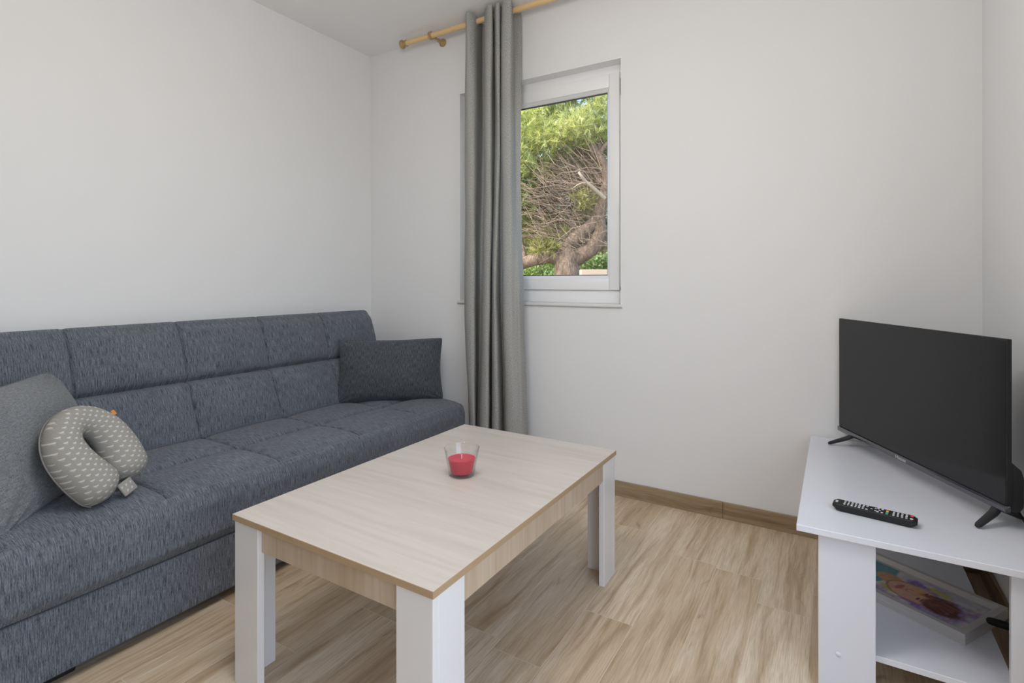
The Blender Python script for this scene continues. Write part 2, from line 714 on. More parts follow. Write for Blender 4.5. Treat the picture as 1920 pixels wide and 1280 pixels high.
def skirt(name, along, p0, p1, fixed0, fixed1, joints):
    bm = bmesh.new()
    lay = uvl(bm)
    att = bm.loops.layers.color.new('rnd')
    r = random.Random(name)
    cuts = [p0] + [j for j in joints if p0 < j < p1] + [p1]
    for a, b in zip(cuts, cuts[1:]):
        rnd = (r.random(), r.random(), r.random(), 1)
        lo, hi = ((a + .001, fixed0, 0), (b - .001, fixed1, .0745)) if along == 'x' else ((fixed0, a + .001, 0), (fixed1, b - .001, .0745))
        for f in box(bm, lo, hi, .0012, 1):
            for lp in f.loops:
                c = lp.vert.co
                lp[lay].uv = ((c.x if along == 'x' else c.y) - a, c.z + .02)
                lp[att] = rnd
    return struct(name, bm, M['skirting'])


skirt('baseboard_back', 'x', 0.0, W, -.010, 0.0, (.27, 1.24, 2.2136))
skirt('baseboard_left', 'y', YB, -.011, 0.0, .010, (-4.3, -3.3, -2.3, -1.35, -.4))
skirt('baseboard_right', 'y', DY1 + .002, -.011, W - .010, W, (-4.1, -3.1, -2.15, -1.2, -.25))

# ---- window
win = bpy.data.objects.new('window_1', None)
COL.objects.link(win)
win.location = ((WX0 + WX1) / 2, .09, WZ0)
tag(win, kind='structure')


def ring_frame(bm, x0, x1, z0, z1, wdt, y0, y1, bev=.003):
    wl, wr, wb, wt = wdt
    box(bm, (x0, y0, z0), (x0 + wl, y1, z1), bev)
    box(bm, (x1 - wr, y0, z0), (x1, y1, z1), bev)
    box(bm, (x0 + wl, y0, z0), (x1 - wr, y1, z0 + wb), bev)
    box(bm, (x0 + wl, y0, z1 - wt), (x1 - wr, y1, z1), bev)


bm = bmesh.new()
ring_frame(bm, WX0 + .0005, WX1 - .0005, WZ0 + .0005, WZ1 - .0005, (.052, .034, .070, .06), .072, .135)
finish('outer_frame', bm, M['pvc'], win, 30, world=True)
SX0, SX1, SZ0, SZ1 = .772, 1.7055, 1.0205, 2.134
bm = bmesh.new()
ring_frame(bm, SX0, SX1, SZ0, SZ1, (.056, .056, .060, .070), .055, .120, .004)
finish('sash', bm, M['pvc'], win, 30, world=True)
GX0, GX1, GZ0, GZ1 = SX0 + .056, SX1 - .056, SZ0 + .060, SZ1 - .070
# sloped glazing bead
bm = bmesh.new()
B = .016
outer = [(GX0, GZ0), (GX1, GZ0), (GX1, GZ1), (GX0, GZ1)]
inner = [(GX0 + B, GZ0 + B), (GX1 - B, GZ0 + B), (GX1 - B, GZ1 - B), (GX0 + B, GZ1 - B)]
va = [bm.verts.new((x, .058, z)) for x, z in outer]
vb = [bm.verts.new((x, .076, z)) for x, z in inner]
vc = [bm.verts.new((x, .084, z)) for x, z in inner]
for i in range(4):
    j = (i + 1) % 4
    bm.faces.new((va[i], va[j], vb[j], vb[i]))
    bm.faces.new((vb[i], vb[j], vc[j], vc[i]))
finish('glazing_bead', bm, M['pvc'], win, None, world=True)
bm = bmesh.new()
ring_frame(bm, GX0 + B - .002, GX1 - B + .002, GZ0 + B - .002, GZ1 - B + .002, (.006, .006, .006, .008), .082, .088, 0)
finish('gasket', bm, M['gasket'], win, None, world=True)
bm = bmesh.new()
box(bm, (GX0 + .006, .089, GZ0 + .006), (GX1 - .006, .093, GZ1 - .006))
finish('pane', bm, M['pane'], win, None, world=True)
for zc, hh in ((2.062, .085), (1.030, .018)):
    bm = bmesh.new()
    box(bm, (SX1 + .0008, .066, zc - hh / 2), (SX1 + .0055, .072, zc + hh / 2), .001)
    finish('hinge', bm, M['gasket'], win, None, world=True)
bm = bmesh.new()
box(bm, (WX0 - .012, -.014, WZ0 - .014), (WX1 + .006, .073, WZ0 + .001), .003)
finish('window_sill', bm, M['sill'], win, 30, world=True)
bm = bmesh.new()
box(bm, (WX0, -.0005, WZ1 - .0025), (WX1, .072, WZ1), 0)
box(bm, (WX0, -.0005, WZ0 + .001), (WX0 + .0025, .072, WZ1 - .0025), 0)
box(bm, (WX1 - .0025, -.0005, WZ0 + .001), (WX1, .072, WZ1 - .0025), 0)
finish('reveal_brightener', bm, M['pvc'], win, None, world=True)  # added white skin that lightens the recess faces
# handle on the hidden opening side of the sash, behind the curtain
bm = bmesh.new()
box(bm, (SX0 + .016, .043, 1.50), (SX0 + .042, .056, 1.57), .004)
tube(bm, [(SX0 + .029, .046, 1.535), (SX0 + .029, .020, 1.535), (SX0 + .029, .016, 1.53), (SX0 + .029, .016, 1.42)], .008, 10)
finish('window_handle', bm, M['pvc'], win, 40, world=True)

# ------------------------------------------------------------------ SOFA
SY0, SY1 = -2.47, -.186
SEAM = [-2.09, -1.713, -1.312, -.924, -.556]
SEAM_S = [-2.08, -1.69, -1.297, -.905, -.515]
sofa = thing('sofa', 'dark slate grey fabric sofa along the wall, with square tufted seat and back', 'sofa', (.5, (SY0 + SY1) / 2, 0))


def puff(y, seams):
    e = [SY0] + seams + [SY1]
    for a, b in zip(e, e[1:]):
        if a <= y <= b:
            t = (y - a) / (b - a) * 2 - 1
            return max(0.0, 1 - abs(t) ** 2.6)
    return 0.0


def seat_disp(y, x, z, nx, nz):
    d = 0.0
    if nz > .35 and z > .3:
        w = min(1.0, (nz - .35) / .4)
        px = 0.0
        if x < .60:
            px = 1 - abs((x - .47) / .14) ** 2.6 if abs(x - .47) < .14 else 0
        elif x < .875:
            px = 1 - abs((x - .738) / .138) ** 2.6 if abs(x - .738) < .138 else 0
        d += w * .018 * max(0, px) * (.35 + .65 * puff(y, SEAM_S))
        if x < .88:
            for s in SEAM_S:
                d -= w * (.0050 * gauss(y - s, .014) + .0080 * gauss(y - s, .0042))
        d -= w * (.004 * gauss(x - .602, .012) + .005 * gauss(x - .602, .005))
    # double top-stitch on the front edge
    if z > .3:
        d -= .0022 * gauss(x - .884, .0045) + .0020 * gauss(x - .900, .0040)
    # soft sag of the front face
    if nx > .6:
        d += .004 * math.sin(y * 9.0) * gauss(z - .3, .08)
    return d


prof, tot = rounded([(.12, .217), (.900, .217), (.926, .250), (.924, .350), (.905, .397), (.855, .402), (.12, .402)],
                    [.01, .015, .03, .05, .03, .05, .02], .0045)
bm = bmesh.new()
loft_y(bm, prof, tot, SY0, SY1, .0095, .020, seat_disp, SEAM_S)
finish('seat', bm, M['sofa'], sofa, 60, world=True)

prof, tot = rounded([(.13, .032), (.905, .032), (.905, .2155), (.13, .2155)], [.01, .012, .008, .01], .012)
bm = bmesh.new()
loft_y(bm, prof, tot, SY0 + .006, SY1 - .006, .03, .008)
finish('base', bm, M['sofa'], sofa, 60, world=True)


def back_line(z):
    return .372 + (z - .40) * (-.185 / .46)


def back_disp(y, x, z, nx, nz):
    d = 0.0
    if nx > .2:
        w = min(1, (nx - .2) / .4)
        pz = 0.0
        if z < .64:
            pz = 1 - abs((z - .525) / .118) ** 2.6 if abs(z - .525) < .118 else 0
        else:
            pz = 1 - abs((z - .755) / .112) ** 2.6 if abs(z - .755) < .112 else (0 if z < .7 else .0)
        d += w * .024 * max(0, pz) * (.25 + .75 * puff(y, SEAM))
        for s in SEAM:
            d -= w * (.0055 * gauss(y - s, .016) + .0105 * gauss(y - s, .0042))
        d -= w * (.010 * gauss(z - .642, .016) + .016 * gauss(z - .642, .006))
    elif nz > .5:
        for s in SEAM:
            d -= .003 * gauss(y - s, .008)
    return d


prof, tot = rounded([(.20, .385), (.375, .395), (.27, .642), (.205, .845), (.165, .893), (.10, .878), (.055, .60)],
                    [.02, .02, .3, .10, .035, .03, .1], .0045)
bm = bmesh.new()
loft_y(bm, prof, tot, SY0, SY1, .0095, .028, back_disp, SEAM)
finish('backrest', bm, M['sofa'], sofa, 60, world=True)
for x in (.82, .22):
    for y in (-1.975, -.36):
        bm = bmesh.new()
        box(bm, (x - .045, y - .055, 0), (x + .045, y + .055, .034), .006)
        finish('leg', bm, M['black_matte'], sofa, 30, world=True)


# ------------------------------------------------------------------ CUSHIONS
def cushion(name, label, mats, center, ux, uz, a, b, T, seed, wr=.004, pinch=.075, nu=54):
    """a plump pillow: ux along its width, uz up its height (world directions)"""
    ux = Vector(ux).normalized()
    uz = Vector(uz)
    uz = (uz - ux * uz.dot(ux)).normalized()
    un = ux.cross(uz)
    C = Vector(center)
    t = thing(name, label, 'cushion', C)
    r = random.Random(seed)
    ph = [(r.uniform(-1, 1), r.uniform(-1, 1), r.uniform(0, 6), r.uniform(14, 40)) for _ in range(7)]

    def shape(u, v, side):
        rc = 1 - .035 * (abs(u) * abs(v)) ** 6
        X = rc * a * u * (1 - pinch * (1 - v * v) * abs(u) ** 1.5)
        Z = rc * b * v * (1 - pinch * (1 - u * u) * abs(v) ** 1.5)
        h = T * (max(0, 1 - abs(u) ** 2.4) * max(0, 1 - abs(v) ** 2.4)) ** .52
        e = max(abs(u), abs(v))
        k = sum(math.sin(f * (p * u + q * v) * .35 + o) for p, q, o, f in ph) / 7
        h += wr * k * min(1, (1 - e) * 9)
        # gathers running in from the corners
        cu, cv = 1 - abs(u), 1 - abs(v)
        g = math.sin(math.atan2(cv + .02, cu + .02) * 13 + seed)
        h += wr * .9 * g * gauss(math.hypot(cu, cv), .33) * min(1, (1 - e) * 8)
        return C + ux * X + uz * Z + un * (side * h)
    bm = bmesh.new()
    lay = uvl(bm)
    nv = nu
    grids = []
    for side in (1, -1):
        g = [[None] * (nv + 1) for _ in range(nu + 1)]
        for i in range(nu + 1):
            for j in range(nv + 1):
                edge = i in (0, nu) or j in (0, nv)
                if side == -1 and edge:
                    g[i][j] = grids[0][i][j]
                    continue
                u = math.sin((i / nu * 2 - 1) * PI / 2 * .985) / math.sin(PI / 2 * .985)
                v = math.sin((j / nv * 2 - 1) * PI / 2 * .985) / math.sin(PI / 2 * .985)
                g[i][j] = bm.verts.new(shape(u, v, side))
        grids.append(g)
        for i in range(nu):
            for j in range(nv):
                f = bm.faces.new((g[i][j], g[i + 1][j], g[i + 1][j + 1], g[i][j + 1]))
                for lp in f.loops:
                    d = lp.vert.co - C
                    lp[lay].uv = (d.dot(ux) + (side * 3), d.dot(uz))
    finish('cover', bm, mats[0], t, 75, world=True)
    # piping along the seam
    pts = []
    m = 40
    for (u0, v0, u1, v1) in ((-1, -1, 1, -1), (1, -1, 1, 1), (1, 1, -1, 1), (-1, 1, -1, -1)):
        for j in range(m):
            q = j / m
            pts.append(shape(u0 + (u1 - u0) * q, v0 + (v1 - v0) * q, 1))
    pts.append(pts[0])
    bm = bmesh.new()
    tube(bm, pts, .0028, 6, cap=False)
    lay = uvl(bm)
    for f in bm.faces:
        for lp in f.loops:
            lp[lay].uv = (lp.vert.co.x + lp.vert.co.y, lp.vert.co.z)
    finish('piping', bm, mats[0], t, 75, world=True)
    return t


# end cushion standing diagonally in the corner of the sofa
d = Vector((.743, .669, 0)).normalized()
up = Vector((-.669 * .24, .743 * .24, .97)).normalized()
mid = Vector((.565, -.398, .421))
cushion('throw_cushion', 'dark charcoal throw cushion standing upright at the sofa end beside the curtain', [M['cushion']],
        mid + up * .160, d, up, .290, .174, .080, 3, wr=.0075, pinch=.075)
# big grey pillow at the near end
pe = Vector((.73, -.68, 0)).normalized()             # along its lower edge
pu = Vector((-.47, -.14, .87)).normalized()
pb = Vector((.475, -1.725, .432))                     # lower corner, hidden by the neck pillow
cushion('throw_pillow', 'large mid grey pillow leaning on the sofa back behind the travel neck pillow', [M['cushion_grey']],
        pb + pe * .225 + pu * .178 + pe.cross(pu) * (.035 if pe.cross(pu).x < 0 else -.035), pe, pu, .290, .195, .088, 5, wr=.014, pinch=.035)


# ------------------------------------------------------------------ NECK PILLOW
def neck_pillow():
    C = Vector((.690, -1.833, .5508))
    v = (Vector((CX, CY, CZ)) - C).normalized()
    C = C + v * .035 + Vector((.023, .014, -.010))
    R = Vector((math.cos(YAW), math.sin(YAW), 0))
    Z = Vector((0, 0, 1))
    o = R * .62 - Z * .785                          # towards the open ends
    o = (o - v * o.dot(v)).normalized()
    wv = R * .785 + Z * .62
    wv = wv - v * wv.dot(v)
    wv = (wv - o * wv.dot(o)).normalized()
    n = (v * math.cos(.80) + wv * math.sin(.80)).normalized()
    o = (o - n * o.dot(n)).normalized()
    s = n.cross(o).normalized()
    t = thing('neck_pillow', 'pale grey horseshoe travel neck pillow with small white arrow print', 'neck pillow', C)
    bm = bmesh.new()
    lay = uvl(bm)
    rings = []
    na, nb = 96, 30
    # U-shaped centre line in (o, s): two arms closing towards each other
    P = []
    for k in range(13):
        f = k / 12
        P.append((.124 - .146 * f, -(.045 + .032 * math.sin(f * PI / 2))))
    for k in range(1, 24):
        a = -PI / 2 - PI * k / 24
        P.append((-.022 + .092 * math.cos(a), .077 * math.sin(a)))
    for k in range(13):
        f = 1 - k / 12
        P.append((.124 - .146 * f, (.045 + .032 * math.sin(f * PI / 2))))
    acc = [0.0]
    for p, q in zip(P, P[1:]):
        acc.append(acc[-1] + math.hypot(q[0] - p[0], q[1] - p[1]))

    def mid(q):
        d = q * acc[-1]
        for k in range(len(acc) - 1):
            if acc[k + 1] >= d - 1e-9:
                f = (d - acc[k]) / (acc[k + 1] - acc[k])
                return Vector((P[k][0] + (P[k + 1][0] - P[k][0]) * f, P[k][1] + (P[k + 1][1] - P[k][1]) * f))
    RT = .0615

    def at(q):
        c2 = mid(q)
        d2 = (mid(min(1, q + .01)) - mid(max(0, q - .01))).normalized()
        c = o * c2.x + s * c2.y
        rad = o * d2.y - s * d2.x
        if rad.dot(c + o * .02) < 0:
            rad = -rad
        r = RT * (1 - .26 * math.sin(q * PI) ** 3)
        e = min(q, 1 - q) * acc[-1]
        cap = math.sqrt(max(0.0, 1 - (1 - e / .05) ** 2)) if e < .05 else 1.0
        return c, rad, r, cap
    qs = [(1 - math.cos(PI * k / 8 * .5)) * .10 for k in range(8)]
    qs = qs + [.10 + .80 * k / (na - 16) for k in range(na - 15)] + [1 - v for v in qs[::-1]]
    na = len(qs) - 1
    for q in qs:
        c, rad, r, cap = at(q)
        ring = []
        for j in range(nb):
            a = 2 * PI * j / nb
            rr = r * max(cap, .02)
            ring.append(bm.verts.new(C + c + rad * math.cos(a) * rr + n * math.sin(a) * rr * .95))
        rings.append(ring)
    for i in range(na):
        for j in range(nb):
            f = bm.faces.new((rings[i][j], rings[i][(j + 1) % nb], rings[i + 1][(j + 1) % nb], rings[i + 1][j]))
    bm.faces.new(rings[0][::-1])
    bm.faces.new(rings[-1])
    A = (s * .55 + o * -.83).normalized()
    Bv = n.cross(A).normalized()
    for f in bm.faces:
        back = 0
        cc = f.calc_center_median() - C
        if cc.dot(n) < -.018:
            back = 1
        f.material_index = back
        for lp in f.loops:
            dd = lp.vert.co - C
            h = dd.dot(n)
            rr = dd - n * h
            k = 1
            lp[lay].uv = (rr.dot(Bv) * k + .5 + h * .15, rr.dot(A) * k + .5 + h * .35)
    finish('cover', bm, [M['neck'], M['neck_side']], t, 80, world=True)
    # seam piping round the outside
    bm = bmesh.new()
    pts = []
    for i in range(81):
        c, rad, r, cap = at(.035 + .93 * i / 80)
        pts.append(C + c + rad * r * cap * .962 - n * .019)
    tube(bm, pts, .0024, 6)
    finish('piping', bm, M['neck_side'], t, 80, world=True)
    # fastening tab bridging the open ends
    bm = bmesh.new()
    a0 = C + o * .134 - s * .004 + n * .020
    box(bm, (-.026, -.021, -.004), (.026, .021, .004), .003)
    R = Matrix((s, o, n)).transposed().to_4x4()
    R.translation = a0
    bmesh.ops.transform(bm, matrix=R, verts=bm.verts)
    finish('fastening_tab', bm, M['neck'], t, 60, world=True)
    # orange tag at the back of the curve
    bm = bmesh.new()
    a0 = C - o * .080 + s * .108 + n * .03
    box(bm, (-.004, -.008, -.0015), (.010, .008, .0015), .0005)
    R = Matrix((s, o, n)).transposed().to_4x4()
    R.translation = a0
    bmesh.ops.transform(bm, matrix=R, verts=bm.verts)
    tag(finish('fabric_tag', bm, M['orange'], t, None, world=True), 'small orange tag')
    return t


neck_pillow()

# ------------------------------------------------------------------ COFFEE TABLE
TX0, TX1, TY0, TY1, TZ = 1.2722, 1.9607, -1.7237, -.6821, .4485
table = thing('coffee_table', 'pale ash topped coffee table on white angled board legs', 'coffee table', ((TX0 + TX1) / 2, (TY0 + TY1) / 2, 0))
bm = bmesh.new()
fs = box(bm, (TX0, TY0, TZ - .0165), (TX1, TY1, TZ), .0008, 1)
for f in bm.faces:
    f.material_index = 0 if f.normal.z > .9 else 1
finish('tabletop', bm, [M['ash_top'], M['edge_tan']], table, None, world=True)
T = .0195
lx0, lx1, ly0, ly1 = TX0 + .006, TX1 - .004, TY0 + .004, TY1 - .004
for sx in (0, 1):
    for sy in (0, 1):
        bm = bmesh.new()
        X = (lx0, lx0 + .100) if sx == 0 else (lx1 - .100, lx1)
        Yb = (ly0, ly0 + T) if sy == 0 else (ly1 - T, ly1)
        box(bm, (X[0], Yb[0], 0), (X[1], Yb[1], TZ - .0165), .0012, 1)
        Xb = (lx0, lx0 + T) if sx == 0 else (lx1 - T, lx1)
        Y2 = (ly0 + T, ly0 + .108) if sy == 0 else (ly1 - .108, ly1 - T)
        box(bm, (Xb[0], Y2[0], 0), (Xb[1], Y2[1], TZ - .0165), .0012, 1)
        finish('leg', bm, M['white_gloss'], table, None, world=True)
az0, az1 = .368, TZ - .0165
for (a, b) in (((lx0 + .1005, ly0 + T * .55, az0), (lx1 - .1005, ly0 + T * 1.35, az1)),
               ((lx0 + .1005, ly1 - T * 1.35, az0), (lx1 - .1005, ly1 - T * .55, az1)),
               ((lx1 - T * 1.0, ly0 + .1085, az0), (lx1 - .004, ly1 - .1085, az1)),
               ((lx0 + .004, ly0 + .1085, az0), (lx0 + T * 1.0, ly1 - .1085, az1))):
    bm = bmesh.new()
    box(bm, a, b, .0006, 1)
    finish('apron', bm, M['ash_apron'], table, None, world=True)

# ------------------------------------------------------------------ CANDLE
CC = (1.626, -1.178, TZ)
cd = thing('candle', 'red candle in a clear tapered glass on the coffee table', 'candle', CC)
bm = bmesh.new()
lathe(bm, [(.0005, .0), (.036, .0), (.0395, .0025), (.0405, .008), (.0560, .0872), (.0568, .0890), (.0555, .0893),
           (.0542, .0880), (.0388, .013), (.034, .0105), (.0005, .010)], 56)
finish('glass', bm, M['glass'], cd, 50)
bm = bmesh.new()
lathe(bm, [(.0005, .0112), (.0330, .0112), (.0350, .0135), (.0435, .0530), (.0438, .0548), (.0420, .0556),
           (.030, .0548), (.012, .0535), (.0005, .0530)], 48)
finish('wax', bm, M['wax'], cd, 50)
bm = bmesh.new()
tube(bm, [(0, 0, .052), (.0005, 0, .060), (-.001, .0005, .0665)], .0013, 8)
finish('wick', bm, M['wick'], cd, 50)

# ------------------------------------------------------------------ TV STAND
ST = .4267
sx0, sx1, sy0, sy1 = 2.559, 3.092, -.9585, -.014
stand = thing('television_stand', 'low white television stand with an open lower shelf in the room corner', 'television stand', ((sx0 + sx1) / 2, (sy0 + sy1) / 2, 0))
bm = bmesh.new()
box(bm, (sx0, sy0, ST - .0165), (sx1, sy1, ST), .0012, 1)
finish('top', bm, M['white_satin'], stand, None, world=True)
px0, px1, py0, py1 = 2.6085, 3.088, -.935, -.018
for (xa, xb, yb, pos) in ((px0, 2.7338, (py0, py0 + .018), 0), (2.9875, px1, (py0, py0 + .018), 1),
                          (px0, 2.7338, (py1 - .018, py1), 2), (2.900, 3.000, (py1 - .018, py1), 3)):
    bm = bmesh.new()
    box(bm, (xa, yb[0], 0), (xb, yb[1], ST - .0165), .001, 1)
    # return board of the angled leg
    xr = (xa, xa + .018) if pos in (0, 2) else (xb - .018, xb)
    yr = (yb[1], yb[1] + .10) if pos in (0, 1) else (yb[0] - .10, yb[0])
    if pos != 3:
        box(bm, (xr[0], yr[0], 0), (xr[1], yr[1], ST - .0165), .001, 1)
    lg = finish('leg', bm, M['white_satin'], stand, None, world=True)
    if pos == 0:
        bm = bmesh.new()
        lathe(bm, [(.0005, .0), (.0062, .0), (.0062, -.0012), (.005, -.0028), (.0005, -.0032)], 20, (2.6539, py0, .104), 'y')
        o = finish('screw_cap', bm, M['white_satin'], lg, 50)
        o.location = -Vector(stand.location)
bm = bmesh.new()
box(bm, (px0 + .020, py0 + .0185, .104), (3.010, py1 - .0185, .1195), .001, 1)
finish('shelf', bm, M['white_satin'], stand, None, world=True)

# ------------------------------------------------------------------ TELEVISION
tvL = Vector((2.6586, -.0495, ST))
tdir = Vector((.478, -.8784, 0)).normalized()
tang = math.atan2(tdir.y, tdir.x)
# local frame: x along the screen, -y towards the room, z up
tv = thing('television', 'black flat television standing at an angle on the white stand', 'television', tvL, tang)
TW, ZB, ZT = .765, .0458, .4925
bm = bmesh.new()
box(bm, (0, 0.0, ZB + .018), (TW, .0125, ZT), .0015, 2)
finish('frame', bm, M['black_matte'], tv, 30)
bm = bmesh.new()
box(bm, (.0035, -.0008, ZB + .0195), (TW - .0035, .002, ZT - .0035), .0004, 1)
finish('screen', bm, M['screen'], tv, None)
bm = bmesh.new()
box(bm, (-.001, -.0060, ZB), (TW + .0005, .010, ZB + .0182), .0022, 2)
finish('lower_bezel', bm, M['chin'], tv, 30)
# deeper housing on the lower back
bm = bmesh.new()
pr = [(.0126, ZB + .002), (.034, ZB - .002), (.046, ZB + .012), (.047, ZB + .085), (.040, ZB + .108), (.0126, ZB + .132)]
sec = []
for x in (.001, TW - .001):
    sec.append([bm.verts.new((x, y, z)) for y, z in pr])
for i in range(len(pr)):
    j = (i + 1) % len(pr)
    bm.faces.new((sec[0][i], sec[0][j], sec[1][j], sec[1][i]))
bm.faces.new(sec[0])
bm.faces.new(sec[1][::-1])
bmesh.ops.bevel(bm, geom=[e for e in bm.edges], offset=.006, segments=3, profile=.5, affect='EDGES')
finish('back_housing', bm, M['black_matte'], tv, 40)


def tvfoot(xa, xf, xr):
    bm = bmesh.new()
    tube(bm, [(xa, .012, ZB + .006), (xa * .6 + xf * .4, -.012, ZB - .012), (xf, -.060, .0095), (xf + (xf - xa) * .1, -.066, .0065)], [.0125, .011, .0085, .006], 12, flat=.75)
    tube(bm, [(xa, .016, ZB + .006), (xa * .6 + xr * .4, .036, ZB - .012), (xr, .088, .0095), (xr, .095, .0065)], [.0125, .011, .0085, .006], 12, flat=.75)
    return finish('foot', bm, M['black_plastic'], tv, 50)


tvfoot(.088, .050, .062)
tvfoot(.728, .752, .700)
# maker's name on the lower bezel
fc = bpy.data.curves.new('logo_text', 'FONT')
fc.body = 'Hisense'
fc.size = .0158
fc.extrude = .0002
fc.align_x = 'CENTER'
fc.align_y = 'CENTER'
tmp = bpy.data.objects.new('logo_tmp', fc)
COL.objects.link(tmp)
bpy.context.view_layer.update()
me = bpy.data.meshes.new_from_object(tmp)
bpy.data.objects.remove(tmp)
lg = bpy.data.objects.new('maker_logo', me)
me.materials.clear()
me.materials.append(M['logo'])
COL.objects.link(lg)
lg.parent = tv
lg.rotation_euler = (PI / 2, 0, 0)
lg.location = (.372, -.0064, ZB + .0090)

# ------------------------------------------------------------------ cables
def wpt(x, y, z):
    return tv.matrix_basis @ Vector((x, y, z))


P0 = wpt(.735, .048, ZB + .045)
bm = bmesh.new()
tube(bm, [P0, P0 + Vector((.008, -.012, -.012)), (3.083, -.735, ST + .045), (3.089, -.790, ST + .020), (3.090, -.850, ST + .0045), (3.088, -.93, ST + .0045)], .0032, 8)
tag(finish('power_cable', bm, M['rubber'], None, 60), 'thin black cable running from the back of the television along the wall', 'cable')
bm = bmesh.new()
P1 = wpt(.712, .048, ZB + .020)
tube(bm, [P1, P1 + Vector((.006, -.010, -.010)), (3.070, -.705, ST + .012), (3.079, -.745, ST + .0065), (3.083, -.80, ST + .004), (3.080, -.92, ST + .004)], .0035, 8)
tag(finish('aerial_cable', bm, M['rubber'], None, 60), 'black aerial cable lying on the stand top below the television corner', 'cable')

# ------------------------------------------------------------------ REMOTE
rm = thing('remote_control', 'black remote control with white and coloured buttons lying on the white stand', 'remote control', (2.7365, -.799, ST), math.radians(-8.2))
RL, RW, RH = .191, .047, .0205
bm = bmesh.new()
nseg = 20
rings = []
for i in range(nseg + 1):
    q = i / nseg
    x = -RL / 2 + RL * q
    e = min(q, 1 - q) * RL
    k = 1.0 if e > .012 else math.sqrt(max(0, 1 - ((.012 - e) / .012) ** 2)) * .35 + .65
    w = RW / 2 * k * (1.0 - .06 * math.sin(q * PI))
    zt = RH * (1.0 if e > .006 else .86 + .14 * e / .006)
    zb = .0 if e > .02 else .009 * ((.02 - e) / .02) ** 2
    sec = [(-w * .70, zb), (-w * .93, zb + .004), (-w, zt * .60), (-w * .97, zt * .90), (-w * .88, zt), (w * .88, zt), (w * .97, zt * .90), (w, zt * .60), (w * .93, zb + .004), (w * .70, zb)]
    rings.append([bm.verts.new((x, y, z)) for y, z in sec])
for a, b in zip(rings, rings[1:]):
    for k in range(10):
        bm.faces.new((a[k], a[(k + 1) % 10], b[(k + 1) % 10], b[k]))
bm.faces.new(rings[0][::-1])
bm.faces.new(rings[-1])
finish('case', bm, M['black_matte'], rm, 35)


def rbutton(x, y, w, h, mat, label=None, rnd=False):
    bm = bmesh.new()
    if rnd:
        lathe(bm, [(.0002, RH - .0008), (w / 2, RH - .0008), (w / 2, RH + .0010), (w / 2 - .0006, RH + .0016), (.0002, RH + .0016)], 14)
    else:
        box(bm, (-w / 2, -h / 2, RH - .0008), (w / 2, h / 2, RH + .0013), .0006, 1)
    o = finish('button', bm, M[mat], rm, 40)
    o.location = (x, y, 0)
    if label:
        o['label'] = label


rbutton(.083, .0105, .0085, .0085, 'btn_red', 'round red power button', True)
rbutton(.083, -.0105, .0075, .0075, 'btn_white', None, True)
for c in range(4):                                   # number pad end
    for rj, yy in enumerate((.0115, 0, -.0115)):
        rbutton(.072 - c * .0092, yy, .0048, .0058, 'btn_white')
for yy, mm, lb in ((.0135, 'btn_red', 'red key'), (.0045, 'btn_yellow', 'yellow key'), (-.0045, 'btn_green', 'green key'), (-.0135, 'btn_blue', 'blue key')):
    rbutton(.0300, yy, .0058, .0068, mm, lb)
for c in range(2):
    for yy in (.0125, -.0125):
        rbutton(.019 - c * .0095, yy, .0058, .0050, 'btn_white', None, True)
rbutton(.004, 0, .0075, .0075, 'btn_dark', 'dark round centre key', True)
for x, y in ((.013, 0), (-.005, 0), (.004, .0085), (.004, -.0085)):
    rbutton(x, y, .0044, .0044, 'btn_white')
for c in range(7):
    for yy in (.0120, 0, -.0120):
        if c == 0 and yy == 0:
            continue
        rbutton(-.0155 - c * .0086, yy, .0046 if c % 2 else .0054, .0056, 'btn_white', None, c > 4)
bm = bmesh.new()
box(bm, (-.0895, -.007, RH - .0006), (-.0835, .007, RH + .0003))
finish('maker_mark', bm, M['logo'], rm, None)

# ------------------------------------------------------------------ PICTURE ON THE SHELF
av = Vector((.855, -.518, 0)).normalized()          # along the long side, towards the camera-side end
bv = Vector((-.518, -.855, 0)).normalized()         # across, towards the room
SHZ = .1195
FR = Vector((3.063, -.545, SHZ))                     # outer corner
pang = math.atan2(av.y, av.x)
# local frame: x along av, y along -bv, z up ; origin = outer corner
pf = thing('picture_frame', 'silver framed coloured portrait drawing lying flat on the lower shelf', 'picture frame', FR, pang)
PLN, PWD, PH = .372, .246, .030
bm = bmesh.new()


def bar(p, q, r_, s_):
    """mitred bar: outer edge p->q, inner edge s_->r_"""
    zs = [(p, 0), (p, PH), (q, 0), (q, PH)]
    o0, o1 = Vector((*p, 0)), Vector((*q, 0))
    i0, i1 = Vector((*s_, 0)), Vector((*r_, 0))
    up = Vector((0, 0, 1))
    m0, m1 = o0 * .45 + i0 * .55, o1 * .45 + i1 * .55
    prof0 = [o0, o0 + up * PH * .46, o0 * .97 + i0 * .03 + up * PH * .50, o0 + up * PH * .54, o0 + up * PH, m0 + up * PH, i0 + up * (PH * .62), i0]
    prof1 = [o1, o1 + up * PH * .46, o1 * .97 + i1 * .03 + up * PH * .50, o1 + up * PH * .54, o1 + up * PH, m1 + up * PH, i1 + up * (PH * .62), i1]
    a = [bm.verts.new(v) for v in prof0]
    b = [bm.verts.new(v) for v in prof1]
    n = len(a)
    for i in range(n):
        bm.faces.new((a[i], a[(i + 1) % n], b[(i + 1) % n], b[i]))
    bm.faces.new(a[::-1])
    bm.faces.new(b)


